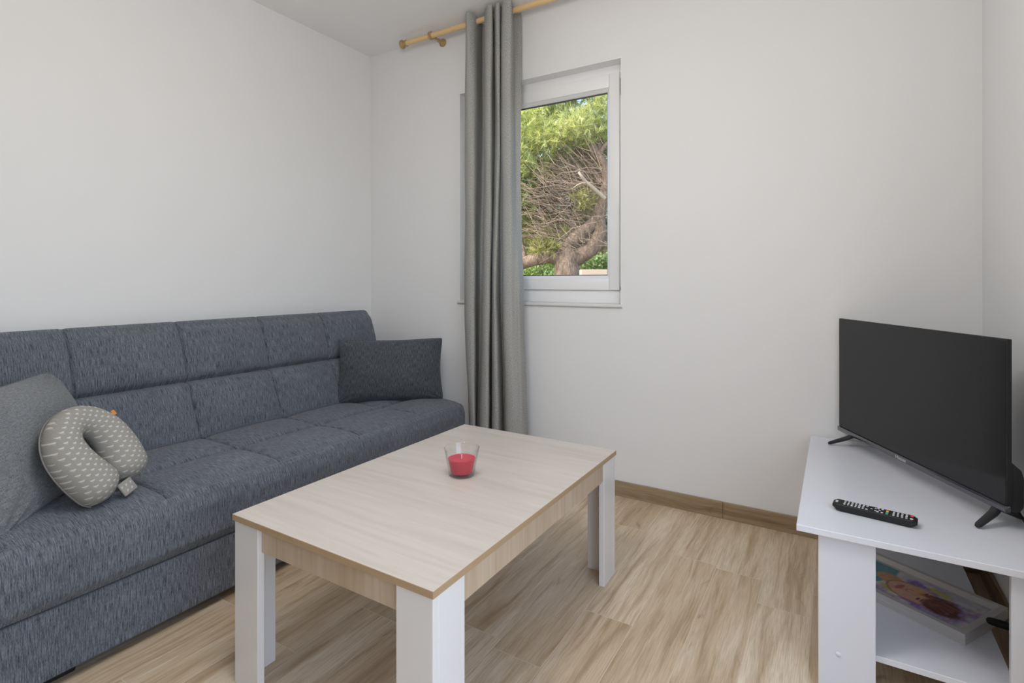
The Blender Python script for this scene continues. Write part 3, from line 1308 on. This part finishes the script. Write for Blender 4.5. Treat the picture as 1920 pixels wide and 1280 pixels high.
fw = .026
oc = [(-PLN, 0), (0, 0), (0, -PWD), (-PLN, -PWD)]
ic = [(-PLN + fw, -fw), (-fw, -fw), (-fw, -PWD + fw), (-PLN + fw, -PWD + fw)]
for i in range(4):
    j = (i + 1) % 4
    bar(oc[i], oc[j], ic[j], ic[i])
finish('frame', bm, M['silver'], pf, None)
bm = bmesh.new()
box(bm, (-PLN + .01, -PWD + .01, .0005), (-.01, -.01, .010))
finish('backing_board', bm, M['black_matte'], pf, None)
# the drawing: a coloured pencil portrait, face seen sideways, violet ground
LA, LB = PLN - 2 * fw, PWD - 2 * fw
na, nb_ = 190, 124


def vnoise(x, y, s):
    def h(i, j):
        v = math.sin(i * 127.1 + j * 311.7 + s * 74.7) * 43758.5453
        return v - math.floor(v)
    i, j = math.floor(x), math.floor(y)
    fx, fy = x - i, y - j
    fx, fy = fx * fx * (3 - 2 * fx), fy * fy * (3 - 2 * fy)
    return (h(i, j) * (1 - fx) + h(i + 1, j) * fx) * (1 - fy) + (h(i, j + 1) * (1 - fx) + h(i + 1, j + 1) * fx) * fy


def lerp(a, b, t):
    t = max(0.0, min(1.0, t))
    return tuple(x + (y - x) * t for x, y in zip(a, b))


def ell(a, b, ca, cb, ra, rb, rot=0.0, e=.12):
    da, db = a - ca, b - cb
    c, s = math.cos(rot), math.sin(rot)
    p, q = (da * c + db * s) / ra, (-da * s + db * c) / rb
    dd = math.hypot(p, q)
    return max(0.0, min(1.0, (1 - dd) / e + .5))


def paint(a, b):
    """a: 0 at the camera-side end, negative away; b: across from the wall side"""
    st = vnoise(a * 260, b * 60, 1) * .5 + vnoise(a * 60 + b * 90, b * 300, 2) * .5
    c = (.62, .59, .56)
    v = ell(a, b, -.135, .10, .150, .098, 0, .45) * (vnoise(a * 34, b * 60, 3) * 1.9 - .30)
    c = lerp(c, (.22, .145, .40), v * (.30 + .95 * st))
    c = lerp(c, (.42, .47, .55), (vnoise(a * 22 + 9, b * 30, 4) - .55) * 1.6)
    c = lerp(c, (.50, .47, .06), ell(a, b, -.200, .130, .030, .016, .3, .5) * (.5 + .5 * st))
    c = lerp(c, (.50, .47, .06), ell(a, b, -.112, .030, .034, .013, .2, .5) * (.5 + .5 * st))
    sh = max(0.0, min(1.0, (-.222 - a - .25 * abs(b - .06)) / .006 + .5))
    if b > .125:
        sh = 0 if a > -.27 else sh
    c = lerp(c, lerp((.09, .24, .26), (.20, .34, .36), st), sh)
    c = lerp(c, lerp((.46, .24, .13), (.58, .36, .22), st), ell(a, b, -.225, .072, .044, .030, .25))
    c = lerp(c, (.20, .10, .07), ell(a, b, -.152, .097, .0735, .0535, .12, .08) * .8)
    face = ell(a, b, -.150, .097, .070, .050, .12, .1)
    c = lerp(c, lerp((.50, .27, .20), (.64, .41, .32), st), face)
    c = lerp(c, (.60, .33, .12), ell(a, b, -.140, .080, .022, .013, 0, .8) * .7)
    # mouth, nose, eyes, brows
    c = lerp(c, (.36, .10, .10), ell(a, b, -.190, .094, .008, .021, .1, .5) * .85)
    c = lerp(c, (.36, .15, .12), (ell(a, b, -.163, .092, .012, .012, 0, .3) - ell(a, b, -.160, .092, .010, .009, 0, .3)) * .8)
    for (ea, eb) in ((-.131, .117), (-.130, .071)):
        c = lerp(c, (.10, .05, .05), ell(a, b, ea, eb, .0035, .009, 0, .5))
        c = lerp(c, (.13, .06, .05), ell(a, b, ea + .010, eb, .0026, .011, 0, .6) * .9)
    hair = ell(a, b, -.072, .108, .050, .046, -.15, .25)
    hair = max(hair, ell(a, b, -.098, .068, .042, .014, -.35, .4) * .9)
    hs = vnoise(a * 70 + b * 40, b * 260 - a * 60, 6)
    c = lerp(c, lerp((.075, .028, .030), (.24, .11, .085), hs), hair)
    c = lerp(c, (.30, .22, .42), ell(a, b, -.026, .085, .020, .07, .2, .8) * max(0, vnoise(a * 90, b * 40, 8) * 1.6 - .5))
    return c


bm = bmesh.new()
ca = bm.loops.layers.float_color.new('paint')
g = [[bm.verts.new((-fw - LA + LA * i / na, -fw - LB * j / nb_, .0125)) for j in range(nb_ + 1)] for i in range(na + 1)]
cols = [[paint(-LA + LA * i / na, LB * j / nb_) for j in range(nb_ + 1)] for i in range(na + 1)]
for i in range(na):
    for j in range(nb_):
        f = bm.faces.new((g[i][j], g[i][j + 1], g[i + 1][j + 1], g[i + 1][j]))
        for lp, (p, q) in zip(f.loops, ((i, j), (i, j + 1), (i + 1, j + 1), (i + 1, j))):
            lp[ca] = rgba(cols[p][q])
finish('drawing', bm, M['drawing'], pf, None)
# a black plug lying across the corner of the frame
bm = bmesh.new()
zc = SHZ + PH + .0105
tube(bm, [(2.993, -.668, zc), (2.996, -.668, zc), (3.004, -.669, zc), (3.030, -.673, zc), (3.048, -.676, zc), (3.055, -.677, zc)], [.003, .0075, .0098, .0100, .0085, .004], 14)
tube(bm, [(3.05, -.676, zc), (3.066, -.68, zc - .004), (3.078, -.70, zc - .03), (3.080, -.74, SHZ + .004), (3.074, -.80, .06), (3.066, -.84, .004)], .003, 8)
tag(finish('power_plug', bm, M['rubber'], None, 60), 'black power plug resting on the corner of the silver picture frame', 'plug')

# ------------------------------------------------------------------ CURTAIN AND ROD
RY, RZ, RR = -.1148, 2.5095, .0155
rod = thing('curtain_rod', 'pale wooden curtain rod with round knob end under the ceiling', 'curtain rod', (.6115, RY, RZ))
bm = bmesh.new()
lathe(bm, [(RR, -.20), (RR, 1.75)], 20, (0, 0, 0), 'x')
finish('rod', bm, M['pine'], rod, 40)


def finial(x, sgn):
    bm = bmesh.new()
    prof = [(RR + .0015, 0), (RR + .004, .001), (RR + .004, .008), (RR - .001, .010), (.0135, .024), (.019, .030), (.0255, .0335), (.0265, .038), (.024, .043), (.012, .0462), (.0005, .047)]
    lathe(bm, [(r, sgn * z) for r, z in prof], 24, (x, 0, 0), 'x')
    return finish('finial', bm, M['beech'], rod, 40)


finial(-.188, -1)
finial(1.738, 1)
for x in (0.0, 1.52):
    bm = bmesh.new()
    # ring round the rod, arm, wall rosette
    lathe(bm, [(RR + .0005, -.0085), (RR + .0075, -.0075), (RR + .0085, 0), (RR + .0075, .0075), (RR + .0005, .0085)], 24, (x, 0, 0), 'x', cap=False)
    lathe(bm, [(.0005, .012), (.0085, .014), (.0085, .040), (.0070, .055), (.0078, .066), (.0105, .069), (.0095, .073), (.0105, .080), (.015, .094), (.022, .104), (.0245, .109), (.0235, .1143), (.0005, .1146)], 22, (x, 0, .0), 'y')
    finish('bracket', bm, M['beech'], rod, 40)

ROWS = [
    (2.535, [(877, -0.054), (872.5, -0.135), (874.5, -0.187), (889, -0.149), (900, -0.075), (906, -0.030), (913, -0.041), (908, -0.115), (912, -0.183), (922, -0.183),
             (926, -0.108), (931, -0.054), (926.5, -0.122), (930, -0.179), (937.5, -0.176), (940, -0.135), (943, -0.192), (957, -0.195), (961, -0.122), (964, -0.041), (977.5, -0.028)]),
    (1.75, [(878, -0.054), (872, -0.122), (877, -0.173), (890, -0.165), (899, -0.081), (905, -0.034), (912, -0.041), (907, -0.115), (911, -0.183), (921, -0.180),
            (926, -0.108), (932, -0.054), (928, -0.122), (931, -0.162), (936.5, -0.162), (939, -0.125), (943, -0.187), (957, -0.192), (963, -0.135), (966, -0.079), (976, -0.061)]),
    (.97, [(876, -0.054), (870.5, -0.122), (875, -0.173), (889, -0.169), (894, -0.081), (900, -0.034), (909, -0.041), (904.5, -0.115), (908, -0.183), (918, -0.183),
           (920.5, -0.108), (926, -0.054), (920.8, -0.122), (924, -0.169), (931, -0.162), (940.5, -0.068), (944.5, -0.176), (956, -0.189), (966, -0.162), (973, -0.156), (981.5, -0.095)]),
    (.26, [(884, -0.054), (879, -0.122), (882, -0.169), (891, -0.172), (894, -0.081), (897, -0.034), (903, -0.041), (898, -0.115), (902, -0.183), (915, -0.183),
           (919, -0.095), (924, -0.041), (922.5, -0.122), (926, -0.176), (936, -0.169), (946, -0.054), (948.5, -0.176), (961, -0.195), (972, -0.176), (981, -0.162), (990.5, -0.095)]),
    (.02, [(886, -0.054), (881, -0.122), (884, -0.169), (892, -0.172), (895, -0.081), (898, -0.034), (903, -0.041), (898, -0.115), (902, -0.183), (916, -0.183),
           (920, -0.095), (925, -0.041), (923, -0.122), (927, -0.176), (937, -0.169), (947, -0.054), (949.5, -0.176), (962, -0.195), (974, -0.176), (983, -0.162), (993, -0.095)]),
]


def catmull(P, k):
    o = []
    n = len(P)
    for i in range(n - 1):
        p0, p1, p2, p3 = P[max(i - 1, 0)], P[i], P[i + 1], P[min(i + 2, n - 1)]
        for j in range(k):
            t = j / k
            o.append(tuple(.5 * (2 * b + (c - a) * t + (2 * a - 5 * b + 4 * c - d_) * t * t + (3 * b - a - 3 * c + d_) * t ** 3)
                           for a, b, c, d_ in zip(p0, p1, p2, p3)))
    o.append(P[-1])
    return o


ctl = [(z, [(col_x(u, y), y) for u, y in r]) for z, r in ROWS]
fine = [(z, catmull(r, 7)) for z, r in ctl]
zs = []
nz = 90
for i in range(nz + 1):
    zs.append(2.535 + (.02 - 2.535) * i / nz)
bm = bmesh.new()
lay = uvl(bm)
cg = []
cr = random.Random(4)
for z in zs:
    for k in range(len(fine) - 1):
        if fine[k][0] >= z >= fine[k + 1][0]:
            break
    t = (fine[k][0] - z) / (fine[k][0] - fine[k + 1][0])
    ts = t * t * (3 - 2 * t) * .5 + t * .5
    a, b = fine[k][1], fine[k + 1][1]
    rowv = []
    for i, (p, q) in enumerate(zip(a, b)):
        wv = .0025 * math.sin(z * 5.3 + i * .11) + .0012 * math.sin(z * 13 + i * .23)
        rowv.append(bm.verts.new((p[0] + (q[0] - p[0]) * ts + wv * .5, p[1] + (q[1] - p[1]) * ts + wv * .4, z)))
    cg.append(rowv)
arc = [0.0]
for i in range(1, len(cg[0])):
    arc.append(arc[-1] + (cg[40][i].co - cg[40][i - 1].co).length)
for i in range(len(zs) - 1):
    for j in range(len(arc) - 1):
        f = bm.faces.new((cg[i][j], cg[i + 1][j], cg[i + 1][j + 1], cg[i][j + 1]))
        for lp, q in zip(f.loops, ((arc[j], zs[i]), (arc[j], zs[i + 1]), (arc[j + 1], zs[i + 1]), (arc[j + 1], zs[i]))):
            lp[lay].uv = q
cu = finish('curtain', bm, M['curtain'], None, 180)
tag(cu, 'grey linen curtain gathered in folds beside the window', 'curtain')

# ------------------------------------------------------------------ OUTSIDE
def seen(u, v, dist):
    """place in the garden at a given distance ahead of the camera"""
    r = (u - 960) / F
    z = -(v - HOR) / F
    dx = r * math.cos(YAW) - math.sin(YAW)
    dy = r * math.sin(YAW) + math.cos(YAW)
    return Vector((CX + dx * dist, CY + dy * dist, CZ + z * dist))


bm = bmesh.new()
box(bm, (-40, .26, -.5), (40, 60, -.05))
struct('ground', bm, M['ground'])


def needles(bm, lay, C, r, count, tones, rg, length=.12, width=.0055, upb=.35):
    """bunches of needles round twig tips inside a ball"""
    for _ in range(int(count * 1.5)):
        while True:
            p = Vector((rg.uniform(-1, 1), rg.uniform(-1, 1), rg.uniform(-1, 1)))
            if .25 < p.length < 1:
                break
        c = C + Vector((p.x * r[0], p.y * r[1], p.z * r[2]))
        base = tones[min(len(tones) - 1, int(rg.random() * len(tones)))]
        axis = (Vector((rg.gauss(0, 1), rg.gauss(0, 1), rg.gauss(0, 1) + upb * 2)) + p * 1.2).normalized()
        for k in range(15):
            d = (axis * 1.1 + Vector((rg.gauss(0, .45), rg.gauss(0, .45), rg.gauss(0, .45)))).normalized()
            s = d.cross(Vector((rg.uniform(-1, 1), rg.uniform(-1, 1), rg.uniform(-1, 1)))).normalized() * width
            o = c + axis * rg.uniform(-.06, .06)
            ln = length * rg.uniform(.7, 1.2)
            v = [bm.verts.new(o - s), bm.verts.new(o + s), bm.verts.new(o + d * ln)]
            f = bm.faces.new(v)
            j = rg.uniform(.75, 1.2)
            tint = (base[0] * j, base[1] * j, base[2] * j, 1)
            for lp in f.loops:
                lp[lay] = tint


YG = [(.52, .55, .25), (.44, .49, .22), (.36, .42, .19), (.60, .62, .34)]
MG = [(.32, .37, .17), (.38, .43, .20), (.26, .32, .15), (.44, .47, .23)]
DG = [(.17, .23, .10), (.23, .29, .12), (.28, .33, .14)]
BR = [(.20, .145, .10), (.27, .20, .145), (.16, .12, .085), (.30, .25, .17)]  # brown dead needles, toned dark for the shadow behind the twigs
OL = [(.36, .36, .16), (.30, .31, .13), (.42, .40, .19)]


def branch(bm, pts, r0, r1, n=9, k=6):
    P = catmull([tuple(p) for p in pts], k)
    m = len(P) - 1
    tube(bm, P, [r0 + (r1 - r0) * i / m for i in range(m + 1)], n)


D0 = 8.6
tree_base = seen(1062, 519, D0)
tree_base.z = -.05
pt = thing('pine_tree', 'old pine tree with reddish crooked trunk outside the window', 'tree', tree_base)
S = lambda u, v, d=D0: seen(u, v, d)
bm = bmesh.new()
b0 = S(1064, 519)
branch(bm, [Vector((b0.x, b0.y, -.05)), Vector((b0.x - .01, b0.y, .6)), S(1064, 519), S(1063, 492), S(1072, 470)], .26, .17, 12)
finish('trunk', bm, M['bark'], pt, 70, world=True)
limbs = [
    ([S(1066, 492), S(1088, 478), S(1112, 462), S(1124, 435), S(1122, 405), S(1132, 370), S(1138, 335), S(1130, 305), S(1116, 285), S(1112, 270)], .145, .055),
    ([S(1058, 490), S(1060, 470), S(1078, 447), S(1106, 425), S(1128, 400)], .135, .09),
    ([S(1062, 494), S(1040, 482), S(1012, 484), S(984, 492), S(940, 505), S(880, 520)], .12, .085),
    ([S(1134, 312), S(1126, 290), S(1136, 272), S(1150, 262)], .05, .03),
    ([S(1112, 462, 8.8), S(1145, 452, 9.1), S(1200, 430, 9.6)], .11, .07),
    ([S(1128, 345), S(1100, 300, 8.9), S(1060, 250, 9.2), S(1020, 215, 9.4)], .06, .02),
    ([S(1122, 290), S(1125, 240, 8.8), S(1105, 200, 8.9), S(1100, 150, 9)], .05, .02),
    ([S(984, 492), S(970, 420, 8.9), S(985, 340, 9.1), S(975, 260, 9.2)], .07, .025),
]
for p, r0, r1 in limbs:
    bm = bmesh.new()
    branch(bm, p, r0, r1, 9)
    finish('limb', bm, M['bark'], pt, 70, world=True)
bm = bmesh.new()
branch(bm, [S(1134, 372, 8.4), S(1112, 352, 8.3), S(1098, 340, 8.25), S(1090, 330, 8.2), S(1085, 322, 8.2)], .034, .018, 8)
branch(bm, [S(1100, 342, 8.25), S(1088, 344, 8.2), S(1075, 352, 8.2)], .012, .006, 6)
tag(finish('broken_branch', bm, M['stub'], pt, 70, world=True), 'pale broken branch stub')
# dead twigs
rg = random.Random(21)
bm = bmesh.new()
for i in range(1300):
    u = rg.uniform(1012, 1150)
    v = rg.uniform(270, 470)
    lim = 300 + (1100 - u) * .55 if u < 1100 else 285
    if v < lim:
        v = lim + rg.uniform(0, 60)
    d_ = rg.uniform(8.3, 9.6)
    p = S(u, v, d_)
    a = rg.gauss(2.7, .5)
    ln = rg.uniform(.25, .75)
    q1 = p + Vector((math.cos(a) * ln * .5 * .85, math.cos(a) * ln * .5 * .5 + rg.uniform(-.15, .15), math.sin(a) * ln * .5 + rg.uniform(-.06, .06)))
    q2 = q1 + Vector((math.cos(a + .25) * ln * .5 * .85, rg.uniform(-.15, .15), math.sin(a + rg.uniform(-.5, .4)) * ln * .5))
    r = rg.uniform(.003, .0075)
    tube(bm, [p, q1, q2], [r, r * .8, r * .4], 4, cap=False)
tag(finish('twigs', bm, M['twig'], pt, None, world=True), kind='stuff')
# foliage
bm = bmesh.new()
lay = bm.loops.layers.float_color.new('tint')
rg = random.Random(5)
for (u, v, d_, r, n, tn) in [
    (985, 240, 9.0, (.55, .6, .40), 230, YG), (1040, 262, 8.8, (.40, .5, .22), 170, YG), (1085, 245, 8.7, (.42, .5, .28), 190, YG),
    (1130, 225, 8.9, (.40, .5, .45), 200, MG + YG), (1060, 200, 9.4, (.7, .6, .40), 260, MG), (1000, 190, 9.6, (.7, .6, .4), 200, MG + YG),
    (980, 310, 8.9, (.40, .5, .40), 210, MG + YG), (1010, 340, 9.0, (.35, .5, .40), 170, OL + MG), (975, 380, 9.0, (.40, .5, .40), 200, MG),
    (1000, 420, 9.1, (.30, .4, .25), 90, OL), (1095, 375, 8.5, (.18, .25, .16), 40, OL), (1040, 445, 8.8, (.30, .3, .20), 80, OL),
    (1100, 400, 9.0, (.16, .2, .14), 26, YG), (1020, 465, 8.6, (.28, .3, .14), 60, OL), (1120, 270, 8.9, (.35, .4, .12), 80, MG),
    (1145, 180, 9.2, (.35, .5, .35), 90, YG), (930, 330, 9.2, (.5, .6, .9), 330, MG), (880, 260, 9.4, (.6, .6, .9), 260, MG + YG),
    (1200, 240, 9.3, (.6, .7, .6), 260, MG), (1260, 300, 9.6, (.6, .7, .7), 220, MG), (1080, 120, 9.5, (1.4, .8, .45), 420, MG),
    (920, 120, 9.8, (1.0, .8, .5), 250, MG), (1075, 345, 10.2, (.75, .4, .75), 420, BR), (1060, 250, 10.8, (1.1, .4, .5), 240, OL + DG), (1000, 420, 10.4, (.8, .4, .6), 260, BR + OL + DG), (1110, 430, 10.4, (.6, .4, .45), 240, BR),
]:
    needles(bm, lay, S(u, v, d_), r, n, tn, rg)
tag(finish('foliage', bm, M['leaf'], pt, None, world=True), kind='stuff')


def far_tree(u, dist, h, label, seed, sc=1.0):
    b = seen(u, HOR, dist)
    t = thing('pine_tree', label, 'tree', (b.x, b.y, -.05), 0, None)
    bm = bmesh.new()
    branch(bm, [(b.x, b.y, -.05), (b.x + .1, b.y, h * .35), (b.x - .1, b.y + .1, h * .8)], .22, .08, 10)
    finish('trunk', bm, M['bark'], t, 70, world=True)
    bm = bmesh.new()
    lay = bm.loops.layers.float_color.new('tint')
    rg = random.Random(seed)
    for i in range(9):
        c = Vector((b.x + rg.uniform(-1.3, 1.3) * sc, b.y + rg.uniform(-.7, .7), h * rg.uniform(.30, .95)))
        needles(bm, lay, c, (1.0 * sc, .8, .6), 150, DG + MG, rg, .20, .016)
    tag(finish('foliage', bm, M['leaf'], t, None, world=True), kind='stuff')


far_tree(1000, 13.5, 5.6, 'dark green pine standing behind the crooked pine, nearer the curtain side', 31, 1.15)
far_tree(1110, 19.0, 6.4, 'shady pine standing behind the crooked pine, nearer the bare window jamb', 32, 1.1)


def bush(u, v, dist, r, n, label, seed):
    c = seen(u, v, dist)
    t = thing('garden_bush', label, 'bush', (c.x, c.y, -.05))
    bm = bmesh.new()
    rg = random.Random(seed)
    for i in range(9):
        a = rg.uniform(0, 6.28)
        tube(bm, [(c.x, c.y, -.05), (c.x + math.cos(a) * r[0] * .3, c.y + math.sin(a) * r[1] * .3, c.z * .5), (c.x + math.cos(a) * r[0] * .7, c.y + math.sin(a) * r[1] * .7, c.z + r[2] * .4)], [.02, .014, .006], 6)
    finish('stems', bm, M['twig'], t, None, world=True)
    bm = bmesh.new()
    lay = bm.loops.layers.float_color.new('tint')
    for i in range(n):
        while True:
            p = Vector((rg.uniform(-1, 1), rg.uniform(-1, 1), rg.uniform(-1, 1)))
            if .4 < p.length < 1:
                break
        q = c + Vector((p.x * r[0], p.y * r[1], p.z * r[2]))
        d_ = Vector((rg.gauss(0, 1), rg.gauss(0, 1), rg.gauss(0, 1))).normalized()
        s = d_.cross(Vector((0, 0, 1))).normalized() * .028
        vv = [bm.verts.new(q), bm.verts.new(q + d_ * .05 + s), bm.verts.new(q + d_ * .11), bm.verts.new(q + d_ * .05 - s)]
        f = bm.faces.new(vv)
        base = ((.30, .42, .16), (.38, .50, .24), (.22, .34, .12), (.45, .55, .32))[int(rg.random() * 4)]
        for lp in f.loops:
            lp[lay] = rgba(base)
    tag(finish('leaves', bm, M['leaf'], t, None, world=True), kind='stuff')


bush(1012, 520, 10.5, (.75, .4, .30), 1500, 'light green bush left of the pine trunk base'.replace('left of', 'beside the curtain, by'), 41)
bush(1112, 496, 11.6, (.50, .4, .26), 1200, 'light green bush growing above the low beige wall', 42)

# hedge closing the garden
bm = bmesh.new()
lay = bm.loops.layers.float_color.new('tint')
rg = random.Random(77)
for i in range(15000):
    x = rg.uniform(-17, 13)
    zz = rg.random()
    q = Vector((x, 20.0 + rg.gauss(0, .30), -.05 + zz * (3.7 + .35 * math.sin(x * 1.7) + .25 * math.sin(x * 4.1))))
    d_ = Vector((rg.gauss(0, 1), rg.gauss(0, 1), rg.gauss(0, 1))).normalized()
    sd = d_.cross(Vector((rg.uniform(-1, 1), rg.uniform(-1, 1), 1))).normalized() * .075
    f = bm.faces.new([bm.verts.new(q), bm.verts.new(q + d_ * .13 + sd), bm.verts.new(q + d_ * .28), bm.verts.new(q + d_ * .13 - sd)])
    base = ((.20, .28, .11), (.26, .34, .14), (.16, .23, .10), (.32, .38, .18))[int(rg.random() * 4)]
    for lp in f.loops:
        lp[lay] = rgba(base)
hd = finish('foliage', bm, M['leaf'], None, None)
hd.name = 'hedge'
tag(hd, 'dense green hedge closing the garden behind the pines', 'hedge', None, 'stuff')

w0, w1 = seen(1090, 510, 8.0), seen(1330, 510, 8.0)
gw = thing('garden_wall', 'low beige rendered garden wall with flat coping outside the window', 'wall', (w0.x, w0.y, -.05), math.atan2(w1.y - w0.y, w1.x - w0.x))
ln = (w1 - w0).length
bm = bmesh.new()
box(bm, (.05, .03, 0), (ln, .20, 1.20), .004)
finish('masonry', bm, M['stucco'], gw, None)
bm = bmesh.new()
box(bm, (0, -.01, 1.20), (ln + .05, .24, 1.285), .006)
finish('coping', bm, M['coping'], gw, None)

# ------------------------------------------------------------------ LIGHT
w = bpy.data.worlds.new('sky')
SC.world = w
w.use_nodes = True
t = w.node_tree
t.nodes.clear()
sky = t.nodes.new('ShaderNodeTexSky')
sky.sky_type = 'NISHITA'
sky.sun_disc = False
sky.sun_elevation = math.radians(48)
sky.sun_rotation = math.radians(200)
sky.air_density = 1.0
sky.dust_density = 3.0
bg = t.nodes.new('ShaderNodeBackground')
bg.inputs['Strength'].default_value = .60
L(t, sky.outputs[0], bg.inputs['Color'])
wo = t.nodes.new('ShaderNodeOutputWorld')
L(t, bg.outputs[0], wo.inputs['Surface'])


def light(name, kind, loc, rot, energy, color=(1, 1, 1), size=None, size_y=None, angle=None, spread=None):
    d_ = bpy.data.lights.new(name, kind)
    d_.energy = energy
    d_.color = color
    if kind == 'AREA':
        d_.shape = 'RECTANGLE'
        d_.size = size
        d_.size_y = size_y
        if spread:
            d_.spread = spread
    if angle:
        d_.angle = angle
    o = bpy.data.objects.new(name, d_)
    o.location = loc
    o.rotation_euler = rot
    COL.objects.link(o)
    return o


sun_dir = Vector((.62, .50, -.72)).normalized()
sq = sun_dir.to_track_quat('-Z', 'Y').to_euler()
light('sun', 'SUN', (0, -8, 8), sq, 5.0, (1, .95, .88), angle=.009)
# daylight through the wide glazed opening beside the camera
light('terrace_daylight', 'AREA', (W + .02, (DY0 + DY1) / 2, DZ1 / 2 + .05), (0, PI / 2 + .40, 0), 11.5, (.95, .975, 1.0), DZ1 - .15, DY1 - DY0 - .1)
# added fill light above the frame, not a fixture of the room
lp = light('room_fill', 'POINT', (1.85, -1.80, 2.0), (0, 0, 0), 30, (1.0, .975, .945))
lp.data.shadow_soft_size = .24
light('overhead_fill', 'AREA', (2.1, -1.9, H - .03), (0, 0, 0), 3, (1.0, .985, .965), .9, .9)  # extra downward fill for floor and tabletops, no such ceiling lamp known

# ------------------------------------------------------------------ CAMERA
cd_ = bpy.data.cameras.new('camera')
cd_.sensor_width = 36
cd_.lens = F * 36 / 1920
cd_.shift_y = (HOR - 640) / 1920
cd_.clip_start = .02
cam = bpy.data.objects.new('camera', cd_)
cam.location = (CX, CY, CZ)
cam.rotation_euler = (PI / 2, 0, YAW)
COL.objects.link(cam)
SC.camera = cam
vs = SC.view_settings
vs.view_transform = 'Standard'
vs.look = 'None'
vs.gamma = 1
vs.exposure = 0.10
vs.use_curve_mapping = False
cy = SC.cycles
cy.max_bounces = 10
cy.diffuse_bounces = 6
cy.transparent_max_bounces = 16
cy.use_denoising = True
cy.sample_clamp_indirect = 6.0
